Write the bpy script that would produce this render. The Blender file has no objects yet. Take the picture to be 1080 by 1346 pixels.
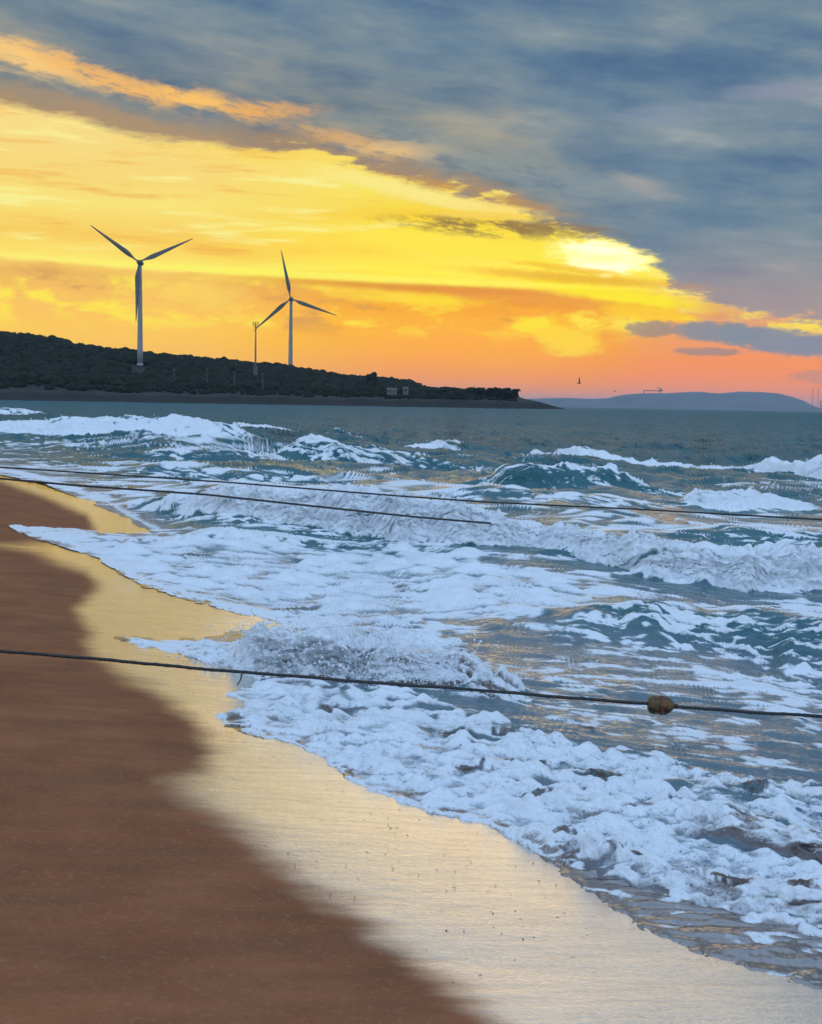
import bpy, math, random
import numpy as np
from mathutils import Vector, Matrix

random.seed(7)
rng = np.random.default_rng(11)
C = bpy.context.scene.collection
SC = bpy.context.scene

# ------------------------------------------------------------------ camera
F, CX, CY = 1625.0, 540.0, 673.0          # focal length and centre in photo pixels
EYE = 2.2
PITCH = math.atan(142.5 / F)
ROLL = math.radians(1.08)
fwd = np.array([0, math.cos(PITCH), -math.sin(PITCH)])
up0 = np.array([0, math.sin(PITCH), math.cos(PITCH)])
rt0 = np.array([1.0, 0, 0])
rt = math.cos(ROLL) * rt0 + math.sin(ROLL) * up0
up = -math.sin(ROLL) * rt0 + math.cos(ROLL) * up0
cam = bpy.data.cameras.new('camera')
cam_o = bpy.data.objects.new('camera', cam)
C.objects.link(cam_o)
M = Matrix(((rt[0], up[0], -fwd[0], 0), (rt[1], up[1], -fwd[1], 0), (rt[2], up[2], -fwd[2], EYE), (0, 0, 0, 1)))
cam_o.matrix_world = M
cam.sensor_fit = 'HORIZONTAL'
cam.sensor_width = 36
cam.lens = 36 * F / 1080
cam.clip_start = 0.1
cam.clip_end = 80000
SC.camera = cam_o


def ray(px, py):
    d = fwd + (px - CX) / F * rt - (py - CY) / F * up
    return d


def azel(px, py):                          # photo pixel -> azimuth, elevation in degrees
    d = ray(px, py)
    return math.degrees(math.atan2(d[0], d[1])), math.degrees(math.atan2(d[2], math.hypot(d[0], d[1])))


def at(px, py, Y):                         # photo pixel -> point at depth Y
    d = ray(px, py)
    return np.array([0, 0, EYE]) + d * (Y / d[1])


# ------------------------------------------------------------------ render settings
SC.view_settings.view_transform = 'Standard'
SC.view_settings.look = 'None'
SC.view_settings.gamma = 1
SC.view_settings.exposure = 0
SC.view_settings.use_curve_mapping = False
SC.render.engine = 'CYCLES'
SC.cycles.use_denoising = True
SC.cycles.max_bounces = 5
SC.cycles.diffuse_bounces = 2
SC.cycles.glossy_bounces = 3
SC.cycles.transmission_bounces = 2
SC.cycles.volume_bounces = 0
SC.cycles.caustics_reflective = False
SC.cycles.caustics_refractive = False
SC.cycles.sample_clamp_indirect = 4

SUN_AZ, SUN_EL = azel(792, 342)

# ------------------------------------------------------------------ node helpers


def lin(c):
    return tuple(((v / 255) / 12.92 if v / 255 <= 0.04045 else ((v / 255 + 0.055) / 1.055) ** 2.4) for v in c)


class G:
    """Small expression builder on a node tree."""

    def __init__(self, tree):
        self.t = tree
        self.n = tree.nodes
        self.l = tree.links

    def put(self, sock, v):
        if isinstance(v, S):
            self.l.new(v.s, sock)
        elif isinstance(v, bpy.types.NodeSocket):
            self.l.new(v, sock)
        else:
            if isinstance(v, (tuple, list)) and sock.type == 'RGBA' and len(v) == 3:
                v = tuple(v) + (1,)
            sock.default_value = v

    def math(self, op, a, b=None, c=None, clamp=False):
        nd = self.n.new('ShaderNodeMath')
        nd.operation = op
        nd.use_clamp = clamp
        self.put(nd.inputs[0], a)
        if b is not None:
            self.put(nd.inputs[1], b)
        if c is not None:
            self.put(nd.inputs[2], c)
        return S(self, nd.outputs[0])

    def smooth(self, x, a, b, lo=0.0, hi=1.0):
        nd = self.n.new('ShaderNodeMapRange')
        nd.interpolation_type = 'SMOOTHSTEP'
        if isinstance(a, (int, float)) and isinstance(b, (int, float)) and a > b:
            a, b, lo, hi = b, a, hi, lo
        for i, v in enumerate((x, a, b, lo, hi)):
            self.put(nd.inputs[i], v)
        return S(self, nd.outputs[0])

    def vec(self, x, y, z=0.0):
        nd = self.n.new('ShaderNodeCombineXYZ')
        for i, v in enumerate((x, y, z)):
            self.put(nd.inputs[i], v)
        return S(self, nd.outputs[0])

    def sep(self, v):
        nd = self.n.new('ShaderNodeSeparateXYZ')
        self.put(nd.inputs[0], v)
        return [S(self, o) for o in nd.outputs]

    def noise(self, v, scale=1.0, detail=3.0, rough=0.5, dist=0.0, lac=2.0, out='Fac'):
        nd = self.n.new('ShaderNodeTexNoise')
        self.put(nd.inputs['Vector'], v)
        nd.inputs['Scale'].default_value = scale
        nd.inputs['Detail'].default_value = detail
        nd.inputs['Roughness'].default_value = rough
        nd.inputs['Lacunarity'].default_value = lac
        nd.inputs['Distortion'].default_value = dist
        return S(self, nd.outputs[out])

    def voronoi(self, v, scale=1.0, feature='F1'):
        nd = self.n.new('ShaderNodeTexVoronoi')
        nd.feature = feature
        self.put(nd.inputs['Vector'], v)
        nd.inputs['Scale'].default_value = scale
        return S(self, nd.outputs['Distance'])

    def mix(self, fac, a, b):
        nd = self.n.new('ShaderNodeMix')
        nd.data_type = 'RGBA'
        nd.clamp_factor = True
        self.put(nd.inputs[0], fac)
        self.put(nd.inputs[6], a)
        self.put(nd.inputs[7], b)
        return S(self, nd.outputs[2])

    def vmath(self, op, a, b=None, scale=None):
        nd = self.n.new('ShaderNodeVectorMath')
        nd.operation = op
        self.put(nd.inputs[0], a)
        if b is not None:
            self.put(nd.inputs[1], b)
        if scale is not None:
            self.put(nd.inputs['Scale'], scale)
        return S(self, nd.outputs[0])

    def curve(self, x, pts):
        """piecewise curve through pts [(x, y)], x and y any range"""
        xs = [p[0] for p in pts]
        ys = [p[1] for p in pts]
        x0, x1, y0, y1 = min(xs), max(xs), min(ys), max(ys)
        y1 = y1 if y1 > y0 else y0 + 1
        t = self.math('MULTIPLY_ADD', x, 1 / (x1 - x0), -x0 / (x1 - x0), clamp=True)
        nd = self.n.new('ShaderNodeFloatCurve')
        cv = nd.mapping.curves[0]
        P = [((a - x0) / (x1 - x0), (b - y0) / (y1 - y0)) for a, b in pts]
        cv.points[0].location = P[0]
        cv.points[1].location = P[-1]
        for p in P[1:-1]:
            cv.points.new(*p)
        for q in cv.points:
            q.handle_type = 'AUTO_CLAMPED'
        nd.mapping.update()
        self.put(nd.inputs['Value'], t)
        return S(self, nd.outputs[0]) * (y1 - y0) + y0

    def ramp(self, x, pts):
        """colour ramp over any range, colours as linear triples"""
        x0, x1 = pts[0][0], pts[-1][0]
        t = self.math('MULTIPLY_ADD', x, 1 / (x1 - x0), -x0 / (x1 - x0), clamp=True)
        nd = self.n.new('ShaderNodeValToRGB')
        nd.color_ramp.interpolation = 'LINEAR'
        els = nd.color_ramp.elements
        els[0].position = 0
        els[0].color = tuple(pts[0][1]) + (1,)
        els[1].position = 1
        els[1].color = tuple(pts[-1][1]) + (1,)
        for a, c in pts[1:-1]:
            e = els.new((a - x0) / (x1 - x0))
            e.color = tuple(c) + (1,)
        self.put(nd.inputs[0], t)
        return S(self, nd.outputs[0])


class S:
    def __init__(self, g, s):
        self.g, self.s = g, s

    def __add__(self, o): return self.g.math('ADD', self, o)
    def __radd__(self, o): return self.g.math('ADD', o, self)
    def __sub__(self, o): return self.g.math('SUBTRACT', self, o)
    def __rsub__(self, o): return self.g.math('SUBTRACT', o, self)
    def __mul__(self, o): return self.g.math('MULTIPLY', self, o)
    def __rmul__(self, o): return self.g.math('MULTIPLY', o, self)
    def __truediv__(self, o): return self.g.math('DIVIDE', self, o)
    def abs(self): return self.g.math('ABSOLUTE', self)
    def max(self, o): return self.g.math('MAXIMUM', self, o)
    def min(self, o): return self.g.math('MINIMUM', self, o)
    def pow(self, o): return self.g.math('POWER', self, o)
    def clamp(self): return self.g.math('ADD', self, 0.0, clamp=True)


# ------------------------------------------------------------------ the sky
world = bpy.data.worlds.new('World')
SC.world = world
world.use_nodes = True
wt = world.node_tree
wt.nodes.clear()
g = G(wt)
tc = wt.nodes.new('ShaderNodeTexCoord')
nrm = g.vmath('NORMALIZE', tc.outputs['Generated'])
dx, dy, dz = g.sep(nrm)
AZ = g.math('ARCTAN2', dx, dy) * (180 / math.pi)
EL = g.math('ARCSINE', dz) * (180 / math.pi)
ELc = EL.max(0.0)
# slow warp fields shared by the layers (degrees)
w1 = g.noise(g.vec(AZ * 0.11, EL * 0.42, 0.3), 1.0, 5, 0.55) - 0.5
w2 = g.noise(g.vec(AZ * 0.45, EL * 1.9, 4.1), 1.0, 4, 0.55) - 0.5
w3 = g.noise(g.vec(AZ * 0.9, EL * 0.9, 9.1), 1.0, 3, 0.5) - 0.5
ELw = EL + w1 * 1.1 + w2 * 0.35


def R(*c):
    return lin(c)


left = g.ramp(ELw, [(-1, R(250, 182, 88)), (1.2, R(251, 190, 90)), (3.0, R(252, 200, 92)), (4.2, R(250, 196, 98)),
                    (5.4, R(238, 186, 96)), (5.75, R(246, 200, 96)), (6.0, R(255, 238, 122)), (6.4, R(255, 226, 104)),
                    (7.2, R(253, 208, 92)), (8.6, R(255, 232, 118)), (9.5, R(253, 220, 116)), (11.2, R(252, 222, 132)),
                    (13, R(255, 226, 140)), (14.5, R(250, 205, 120))])
mid = g.ramp(ELw, [(-1, R(255, 140, 52)), (1.0, R(255, 156, 30)), (2.5, R(255, 172, 8)), (3.9, R(254, 180, 20)),
                   (4.4, R(248, 166, 40)), (5.1, R(236, 150, 52)), (5.5, R(255, 224, 10)), (6.0, R(255, 242, 60)),
                   (6.8, R(255, 206, 20)), (7.7, R(255, 234, 50)), (8.4, R(255, 212, 30)), (9.6, R(255, 236, 90)),
                   (12, R(255, 230, 120))])
right = g.ramp(ELw, [(-1, R(250, 140, 100)), (0.8, R(252, 148, 100)), (2.0, R(250, 150, 92)), (3.1, R(236, 158, 116)),
                     (4.2, R(222, 160, 124)), (5.2, R(190, 155, 135))])
glow = g.mix(g.smooth(AZ + w1 * 3, -12, 1.5), left, mid)
glow = g.mix(g.smooth(AZ + w1 * 4 - (EL - 2) * 0.9, 4.5, 13), glow, right)


_bn = {}


def blob(px, py, rx, ry, ang=0.0, warp=1.0, soft=0.5, seed=0.0, freq=1.0):
    """ragged elliptical patch round a photo position, sizes in photo pixels"""
    a, e = azel(px, py)
    k = 180 / math.pi / F
    fq = 1.0 if freq < 1.25 else (1.5 if freq < 1.75 else 2.1)
    key = (fq, int(seed * 7) % 2)
    if key not in _bn:
        _bn[key] = g.noise(g.vec(AZ * 0.75 * fq, EL * 1.7 * fq, key[1] * 9.0 + 2.0), 1.0, 4, 0.6) - 0.5
    n = _bn[key]
    ca, sa = math.cos(math.radians(ang)), math.sin(math.radians(ang))
    X = (AZ - a)
    Y = (EL - e)
    U_ = (X * ca + Y * sa) * (1 / (rx * k))
    V_ = (Y * ca - X * sa) * (1 / (ry * k))
    q = g.math('SQRT', U_ * U_ + V_ * V_) + n * (2.0 * warp)
    return g.smooth(q, 1 + soft, 1 - soft)


def over(base, fac, col, k=1.0):
    f = fac * k if k != 1.0 else fac
    return g.mix(f, base, col)


# soft cloud relief inside the glow: pale puffs over darker amber banks
puff = g.noise(g.vec(AZ * 0.42 + w2 * 0.6, EL * 1.0, 1.7), 1.0, 6, 0.58)
band = g.smooth(EL, 2.6, 4.0) * g.smooth(EL, 6.2, 5.0)
glow = over(glow, g.smooth(puff, 0.50, 0.66) * band, R(255, 230, 84), 0.95)
glow = over(glow, g.smooth(puff, 0.46, 0.30) * band, R(214, 152, 92), 0.8)
fine = g.noise(g.vec(AZ * 0.16, EL * 1.5, 7.7), 1.0, 6, 0.6)
glow = over(glow, g.smooth(fine, 0.52, 0.68) * g.smooth(EL, 6, 7), R(255, 246, 150), 0.85)
glow = over(glow, g.smooth(fine, 0.46, 0.28) * g.smooth(EL, 6, 7), R(246, 178, 70), 0.85)
# bright hill of light round the hidden sun, thin gleams
glow = over(glow, blob(700, 352, 250, 34, -5, 0.35, 0.8, 3), (1.15, 0.86, 0.10), 0.8)
glow = over(glow, blob(560, 392, 60, 9, -3, 0.5, 0.5, 12, 1.5), R(255, 222, 60), 0.9)
glow = over(glow, blob(480, 385, 70, 12, -6, 0.6, 0.5, 13, 1.6), R(255, 214, 70), 0.7)
glow = over(glow, blob(255, 385, 60, 16, -6, 0.8, 0.6, 14, 1.3), R(252, 210, 98), 0.8)
glow = over(glow, blob(560, 378, 190, 6, -2, 0.5, 0.6, 15, 1.0), R(226, 140, 60), 0.75)
glow = over(glow, blob(745, 398, 170, 9, -4, 0.5, 0.5, 16, 1.2), R(236, 150, 70), 0.7)
glow = over(glow, blob(720, 436, 46, 13, -12, 0.75, 0.35, 5, 2.0), R(255, 216, 18), 0.95)
glow = over(glow, blob(752, 452, 36, 15, 0, 0.7, 0.4, 6, 2.0), R(255, 214, 20), 0.95)
glow = over(glow, blob(700, 425, 26, 8, 10, 0.7, 0.4, 7, 2.2), R(255, 226, 60), 0.9)
glow = over(glow, blob(850, 412, 60, 8, -6, 0.5, 0.4, 8, 1.3), R(255, 206, 30), 0.9)

# cloud deck above the slanting edge of the glow
edge_px = [(-500, 60), (-250, 100), (0, 138), (100, 162), (200, 186), (300, 196), (400, 204), (450, 216), (520, 236), (600, 256),
           (650, 262), (700, 292), (760, 312), (810, 326), (850, 345), (875, 372), (905, 392), (960, 410), (1080, 424), (1400, 450), (1800, 470)]
edge = g.curve(AZ, [azel(x, y) for x, y in edge_px])
rag = w2 * 1.5 + w3 * 0.5 + (g.noise(g.vec(AZ * 1.6, EL * 6.5, 8.3), 1.0, 4, 0.6) - 0.5) * 0.8 + (g.noise(g.vec(AZ * 0.55, EL * 2.6, 3.3), 1.0, 6, 0.62) - 0.5) * 2.2
dd = (EL - edge) + rag * g.smooth(AZ, -12, 3, 0.35, 1.0)
deck_m = g.smooth(dd, -0.12, 0.42)
n1 = g.noise(g.vec(AZ * 0.10 + w2 * 0.3, EL * 0.36 + AZ * 0.03, 2.0), 1.0, 7, 0.56)
n2 = g.noise(g.vec(AZ * 0.20, EL * 0.80 + AZ * 0.07, 6.0), 1.0, 7, 0.56)
tone = (n1 * 0.55 + n2 * 0.45)
deck = g.ramp(tone, [(0.32, R(72, 103, 137)), (0.42, R(90, 118, 146)), (0.50, R(108, 133, 152)), (0.58, R(128, 146, 156)), (0.68, R(158, 167, 168))])
warm_d = g.ramp(tone, [(0.36, R(92, 112, 126)), (0.48, R(122, 132, 134)), (0.56, R(150, 146, 132)), (0.64, R(180, 162, 130))])
deck = g.mix(g.smooth(dd, 6.5, 0.6) * g.smooth(AZ, 12, 2) * 0.85, deck, warm_d)
# brown-gold rim just inside the edge
deck = over(deck, g.smooth(dd, 1.5, 0.2) * g.smooth(AZ, 9, 3), R(186, 146, 96), 0.7)
deck = over(deck, g.smooth(EL, 8.5, 3.6) * g.smooth(AZ, 8.5, 13), R(180, 158, 154), 0.85)
# lit streaks within the deck: thin torn wisps
wisp = g.noise(g.vec(AZ * 0.55 + w2 * 1.2, EL * 2.2 + AZ * 0.35, 5.5), 1.0, 6, 0.68)
for (px, py, rx, ry, an, c, k) in ((30, 74, 105, 17, -12, (255, 206, 124), .95), (140, 103, 80, 12, -16, (250, 186, 100), .85),
                                   (255, 130, 70, 12, -8, (255, 196, 104), 1.0), (345, 146, 60, 11, 4, (238, 176, 98), .85),
                                   (470, 184, 86, 10, -8, (228, 176, 108), .85), (530, 197, 56, 10, 0, (250, 202, 124), .9),
                                   (380, 215, 90, 8, -10, (200, 156, 104), .7), (180, 160, 160, 10, -12, (176, 146, 112), .7),
                                   (840, 244, 40, 9, -20, (186, 172, 160), .6), (880, 150, 80, 12, 0, (140, 152, 172), .5),
                                   (1050, 116, 80, 11, 0, (150, 150, 172), .6), (620, 205, 150, 22, -12, (150, 156, 150), .7), (760, 245, 120, 16, -8, (138, 152, 158), .6)):
    b_ = blob(px, py, rx, ry, an, 0.7, 0.85, px * 0.013, 1.6)
    deck = over(deck, b_ * g.smooth(wisp + b_ * 0.16, 0.42, 0.66), R(*c), k)
sky = g.mix(deck_m, glow, deck)
# gold rims and islands along the edge
rim = g.smooth(dd, -0.9, -0.1) * g.smooth(dd, 0.34, 0.0)
sky = over(sky, rim * g.smooth(AZ, -16, -2) * g.smooth(AZ, 13.5, 11), R(255, 222, 90), 0.75)
sky = over(sky, rim * g.smooth(AZ, 0, 5) * g.smooth(AZ, 13.5, 10.5) * g.smooth(wisp, .4, .6), R(255, 244, 150), 0.9)
tornA = g.smooth(wisp, 0.40, 0.58)
sky = over(sky, blob(660, 299, 125, 12, -3, 0.5, 0.5, 21, 1.8) * g.smooth(wisp, 0.36, 0.52), R(150, 118, 66), 0.95)
sky = over(sky, blob(610, 252, 110, 8, -10, 0.5, 0.6, 27, 1.6) * tornA, R(198, 146, 78), 0.85)
sky = over(sky, blob(610, 268, 80, 7, -6, 0.6, 0.4, 22, 1.6), R(255, 226, 116), 0.9)
sky = over(sky, blob(640, 283, 70, 5, -2, 0.6, 0.4, 24, 1.8), R(255, 216, 80), 0.9)
sky = over(sky, blob(520, 246, 100, 9, -12, 0.6, 0.6, 26, 1.8), R(255, 240, 140), 0.8)
in_ = g.smooth(dd, 0.75, 0.0)
sky = over(sky, in_ * blob(792, 341, 84, 26, -4, 0.5, 0.7, 23, 1.6), R(255, 236, 70), 1.0)
sky = over(sky, in_ * blob(790, 338, 56, 18, -6, 0.7, 0.45, 28, 2.0), (1.5, 1.35, 0.75), 1.0)
sky = over(sky, blob(745, 352, 70, 4, -6, 0.7, 0.5, 33, 2.0), R(246, 190, 40), 0.7)
sky = over(sky, blob(800, 386, 110, 9, -8, 0.5, 0.6, 25, 1.4), R(255, 232, 40), 1.0)
sky = over(sky, blob(640, 330, 150, 9, -3, 0.6, 0.7, 29, 1.2), R(255, 236, 70), 0.8)
sky = over(sky, blob(420, 362, 330, 5, -1.5, 0.35, 0.6, 30, 0.8), R(255, 244, 100), 0.85)
sky = over(sky, blob(760, 366, 130, 6, -4, 0.6, 0.7, 31, 1.4), R(226, 150, 40), 0.6)
# low grey cumulus on the right
for (px, py, rx, ry, an, c, k) in ((858, 432, 34, 10, 0, (168, 146, 130), .9), (945, 437, 56, 13, -3, (140, 145, 152), .95),
                                   (1010, 446, 62, 15, -6, (136, 144, 158), .95), (930, 462, 40, 5, 0, (150, 136, 138), .75),
                                   (1075, 456, 60, 12, 0, (140, 143, 160), .95), (1180, 450, 110, 22, 0, (140, 143, 160), .9), (1080, 495, 34, 8, 0, (190, 142, 130), .6)):
    sky = over(sky, blob(px, py, rx, ry, an, 0.7, 0.28, px * 0.01, 2.2), R(*c), k)
# higher than the frame the deck thins out into open blue evening sky
cl = g.vec(dx / (dz.max(0.02) + 0.12), dy / (dz.max(0.02) + 0.12), 0.0)
hi_n = g.noise(cl, 1.1, 5, 0.55)
sky_tex = wt.nodes.new('ShaderNodeTexSky')
sky_tex.sky_type = 'NISHITA'
sky_tex.sun_disc = False
sky_tex.sun_elevation = math.radians(SUN_EL)
sky_tex.sun_rotation = math.radians(SUN_AZ)
clear = g.vmath('SCALE', sky_tex.outputs[0], scale=0.09)
OPEN_K = 0.94
open_sky = g.vmath('ADD', clear, g.mix(g.smooth(hi_n, 0.40, 0.66), (0.36 * OPEN_K, 0.58 * OPEN_K, 0.95 * OPEN_K), (0.66 * OPEN_K, 0.84 * OPEN_K, 1.10 * OPEN_K)))
away = g.smooth(EL + (hi_n - 0.5) * 14, 21, 52).max(g.smooth(dy, 0.55, -0.25))
sky = g.mix(away, sky, open_sky)
# the low sky is seen through the haze and is a little deeper in colour than it looks
kk_ = g.smooth(EL, 9, 0.5) * 0.24
sky = g.vmath('MAXIMUM', g.vmath('SUBTRACT', g.vmath('SCALE', sky, scale=1.0 + kk_), g.vmath('SCALE', (0.22, 0.27, 0.38), scale=kk_)), (0.0, 0.0, 0.0))
bg = wt.nodes.new('ShaderNodeBackground')
g.put(bg.inputs['Color'], sky)
bg.inputs['Strength'].default_value = 1.0
wo = wt.nodes.new('ShaderNodeOutputWorld')
wt.links.new(bg.outputs[0], wo.inputs['Surface'])
world.cycles.sampling_method = 'MANUAL'
world.cycles.sample_map_resolution = 512

sun = bpy.data.lights.new('sun', 'SUN')
sun.energy = 0.18
sun.color = (1.0, 0.72, 0.42)
sun.angle = math.radians(30)
sun_o = bpy.data.objects.new('sun', sun)
C.objects.link(sun_o)
sa, se = math.radians(SUN_AZ), math.radians(SUN_EL)
sd = Vector((math.sin(sa) * math.cos(se), math.cos(sa) * math.cos(se), math.sin(se)))
sun_o.rotation_euler = sd.to_track_quat('Z', 'Y').to_euler()
sun_o.location = (0, 0, 60)

# ------------------------------------------------------------------ numpy noise
_perm = rng.permutation(256).astype(np.int32)
_perm = np.concatenate([_perm, _perm, _perm])
_ga = rng.random(256) * 2 * np.pi
_gx, _gy = np.cos(_ga).astype(np.float32), np.sin(_ga).astype(np.float32)
_rv = rng.random((256, 2)).astype(np.float32)


def perlin(x, y, seed=0):
    xi = np.floor(x)
    yi = np.floor(y)
    fx = (x - xi).astype(np.float32)
    fy = (y - yi).astype(np.float32)
    xi = (xi.astype(np.int64) & 255).astype(np.int32)
    yi = ((yi.astype(np.int64) + seed * 37) & 255).astype(np.int32)
    s = seed & 255
    x1 = (xi + 1) & 255
    y1 = (yi + 1) & 255

    def gr(a, b, ax, ay):
        h = _perm[_perm[a + s] + b]
        return _gx[h] * ax + _gy[h] * ay
    u = fx * fx * fx * (fx * (fx * 6 - 15) + 10)
    v = fy * fy * fy * (fy * (fy * 6 - 15) + 10)
    a = gr(xi, yi, fx, fy)
    b = gr(x1, yi, fx - 1, fy)
    c = gr(xi, y1, fx, fy - 1)
    d = gr(x1, y1, fx - 1, fy - 1)
    a += u * (b - a)
    c += u * (d - c)
    return (a + v * (c - a)) * 1.4


def worley(x, y, seed=0):
    xi = np.floor(x)
    yi = np.floor(y)
    fx = (x - xi).astype(np.float32)
    fy = (y - yi).astype(np.float32)
    xi = xi.astype(np.int64)
    yi = yi.astype(np.int64)
    f1 = np.full(x.shape, 9, np.float32)
    f2 = f1.copy()
    for ox in (-1, 0, 1):
        for oy in (-1, 0, 1):
            h = _perm[_perm[((xi + ox + seed * 13) & 255)] + ((yi + oy) & 255)]
            d = np.hypot(ox + _rv[h, 0] - fx, oy + _rv[h, 1] - fy)
            f2 = np.minimum(f2, np.maximum(f1, d))
            f1 = np.minimum(f1, d)
    return f1, f2


def sstep(a, b, x):
    t = np.clip((x - a) / (b - a), 0, 1)
    return t * t * (3 - 2 * t)


# ------------------------------------------------------------------ beach and sea surfaces
SHORE = np.array([(-400, 330), (-50, 42), (-10, 13), (0, 5.6), (2.5, 3.7), (5.0, 1.75), (8.6, -1.2), (12, -3.2), (16, -5.2), (22, -7.4),
                  (30, -10.6), (45, -17), (60, -24), (200, -92), (700, -330), (1500, -620), (30000, -9000)], float)   # (Y, X)


def shore_s(X, Y):
    """distance seaward of the mean shoreline"""
    xs = np.interp(Y, SHORE[:, 0], SHORE[:, 1])
    k = np.interp(Y, [-50, 0, 4, 8, 14, 30, 200], [0.78, 0.78, 0.76, 0.8, 0.88, 0.92, 0.9])
    return (X - xs) * k


def beach_z(X, Y):
    s = shore_s(X, Y)
    sl = np.interp(Y, [0, 4.5, 7, 9, 15, 30], [0.048, 0.064, 0.116, 0.122, 0.070, 0.052])
    z = np.where(s < 0, 1.35 * (1 - np.exp(s * sl / 1.35)), -sl * s)
    z = np.maximum(z, -3.0)
    z = z + sstep(-14, -60, s) * 3.0
    if np.ndim(z) == 2:
        R0 = np.hypot(X, Y)
        z = z + perlin(X / 3.1 + Y / 6, Y / 1.6 - X / 7, 201) * 0.008 * sstep(60, 8, R0) + perlin(X / .9, Y / .45, 202) * 0.002 * sstep(20, 6, R0)
    return z


def base_z(X, Y):
    """still water lying on the sand"""
    zb = beach_z(X, Y)
    k = 0.012
    return k * np.logaddexp(zb / k, 0.0)


def to_ground(px, py):
    d = ray(px, py)
    t = EYE / -d[2] if d[2] < -1e-5 else 20000.0
    for _ in range(30):
        X, Y = d[0] * t, d[1] * t
        z = float(base_z(np.float64(X), np.float64(Y)))
        t2 = (EYE - z) / -d[2]
        t = 0.5 * t + 0.5 * t2
    return d[0] * t, d[1] * t


def UV(X, Y):
    r = np.hypot(X, Y)
    return np.arctan2(X, Y) * F, EYE * F / r


def uvpts(pts):
    out = []
    for p in pts:
        X, Y = to_ground(*p[:2])
        u, v = UV(X, Y)
        out.append((float(u), float(v)))
    return np.array(out)


def sdf(U_, V_, poly):
    """signed distance, positive inside"""
    n = len(poly)
    d = np.full(U_.shape, 1e9, np.float32)
    inside = np.zeros(U_.shape, bool)
    for i in range(n):
        ax, ay = poly[i]
        bx, by = poly[(i + 1) % n]
        ex, ey = bx - ax, by - ay
        wx, wy = U_ - ax, V_ - ay
        t = np.clip((wx * ex + wy * ey) / (ex * ex + ey * ey + 1e-9), 0, 1)
        d = np.minimum(d, (wx - ex * t) ** 2 + (wy - ey * t) ** 2)
        if ay != by:
            c = ((ay > V_) != (by > V_)) & (U_ < ex * (V_ - ay) / (ey) + ax)
            inside ^= c
    d = np.sqrt(d)
    return np.where(inside, d, -d)


# sea outline where it lies on the sand, photo pixels
SEA_EDGE = [(-1400, 560), (-400, 590), (-100, 608), (0, 621), (60, 632), (110, 648), (160, 668), (204, 689), (160, 696), (90, 691), (16, 692),
            (42, 703), (84, 713), (130, 724), (152, 741), (195, 762), (240, 772), (290, 783), (345, 793), (372, 800), (330, 808), (300, 817),
            (235, 835), (165, 832), (142, 838), (192, 847), (250, 858), (300, 867), (335, 884), (330, 896), (292, 909), (320, 921), (318, 930),
            (285, 940), (294, 957), (335, 969), (385, 977), (420, 997), (447, 1020), (482, 1040), (525, 1055), (566, 1070), (640, 1086),
            (700, 1120), (760, 1165), (830, 1215), (900, 1250), (980, 1276), (1080, 1302), (1300, 1370)]
sea_poly = np.vstack([uvpts(SEA_EDGE), [(3000, 3000), (4900, 2000), (4900, -50), (-3000, -50)]])
WET_EDGE = [(-600, 590), (-100, 612), (0, 632), (60, 652), (112, 672), (122, 690), (60, 706), (0, 716), (60, 732), (110, 748), (124, 768), (98, 800), (112, 830), (118, 862),
            (150, 886), (200, 910), (248, 950), (275, 985), (262, 1012), (205, 1030), (270, 1066), (350, 1130), (405, 1172), (472, 1212), (535, 1262), (600, 1312),
            (650, 1356), (760, 1450)]
wet_poly = np.vstack([uvpts(WET_EDGE), [(3000, 3000), (4900, 2000), (4900, -50), (-3000, -50)]])


def W(name, foot, height, width, foam=1.0, lump=0.35, steep=0.36):
    f = uvpts(foot)
    rf = EYE * F / f[:, 1]
    hp = []
    for (x, hpx) in height:
        yy = np.interp(x, [p[0] for p in foot], [p[1] for p in foot])
        X, Y = to_ground(x, yy)
        u, v = UV(X, Y)
        hp.append((float(u), hpx * math.hypot(X, Y) / F))
    hp = np.array(hp)
    return dict(name=name, u=f[:, 0], r=rf, hu=hp[:, 0], h=hp[:, 1], w=width, foam=foam, lump=lump, steep=steep)


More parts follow.
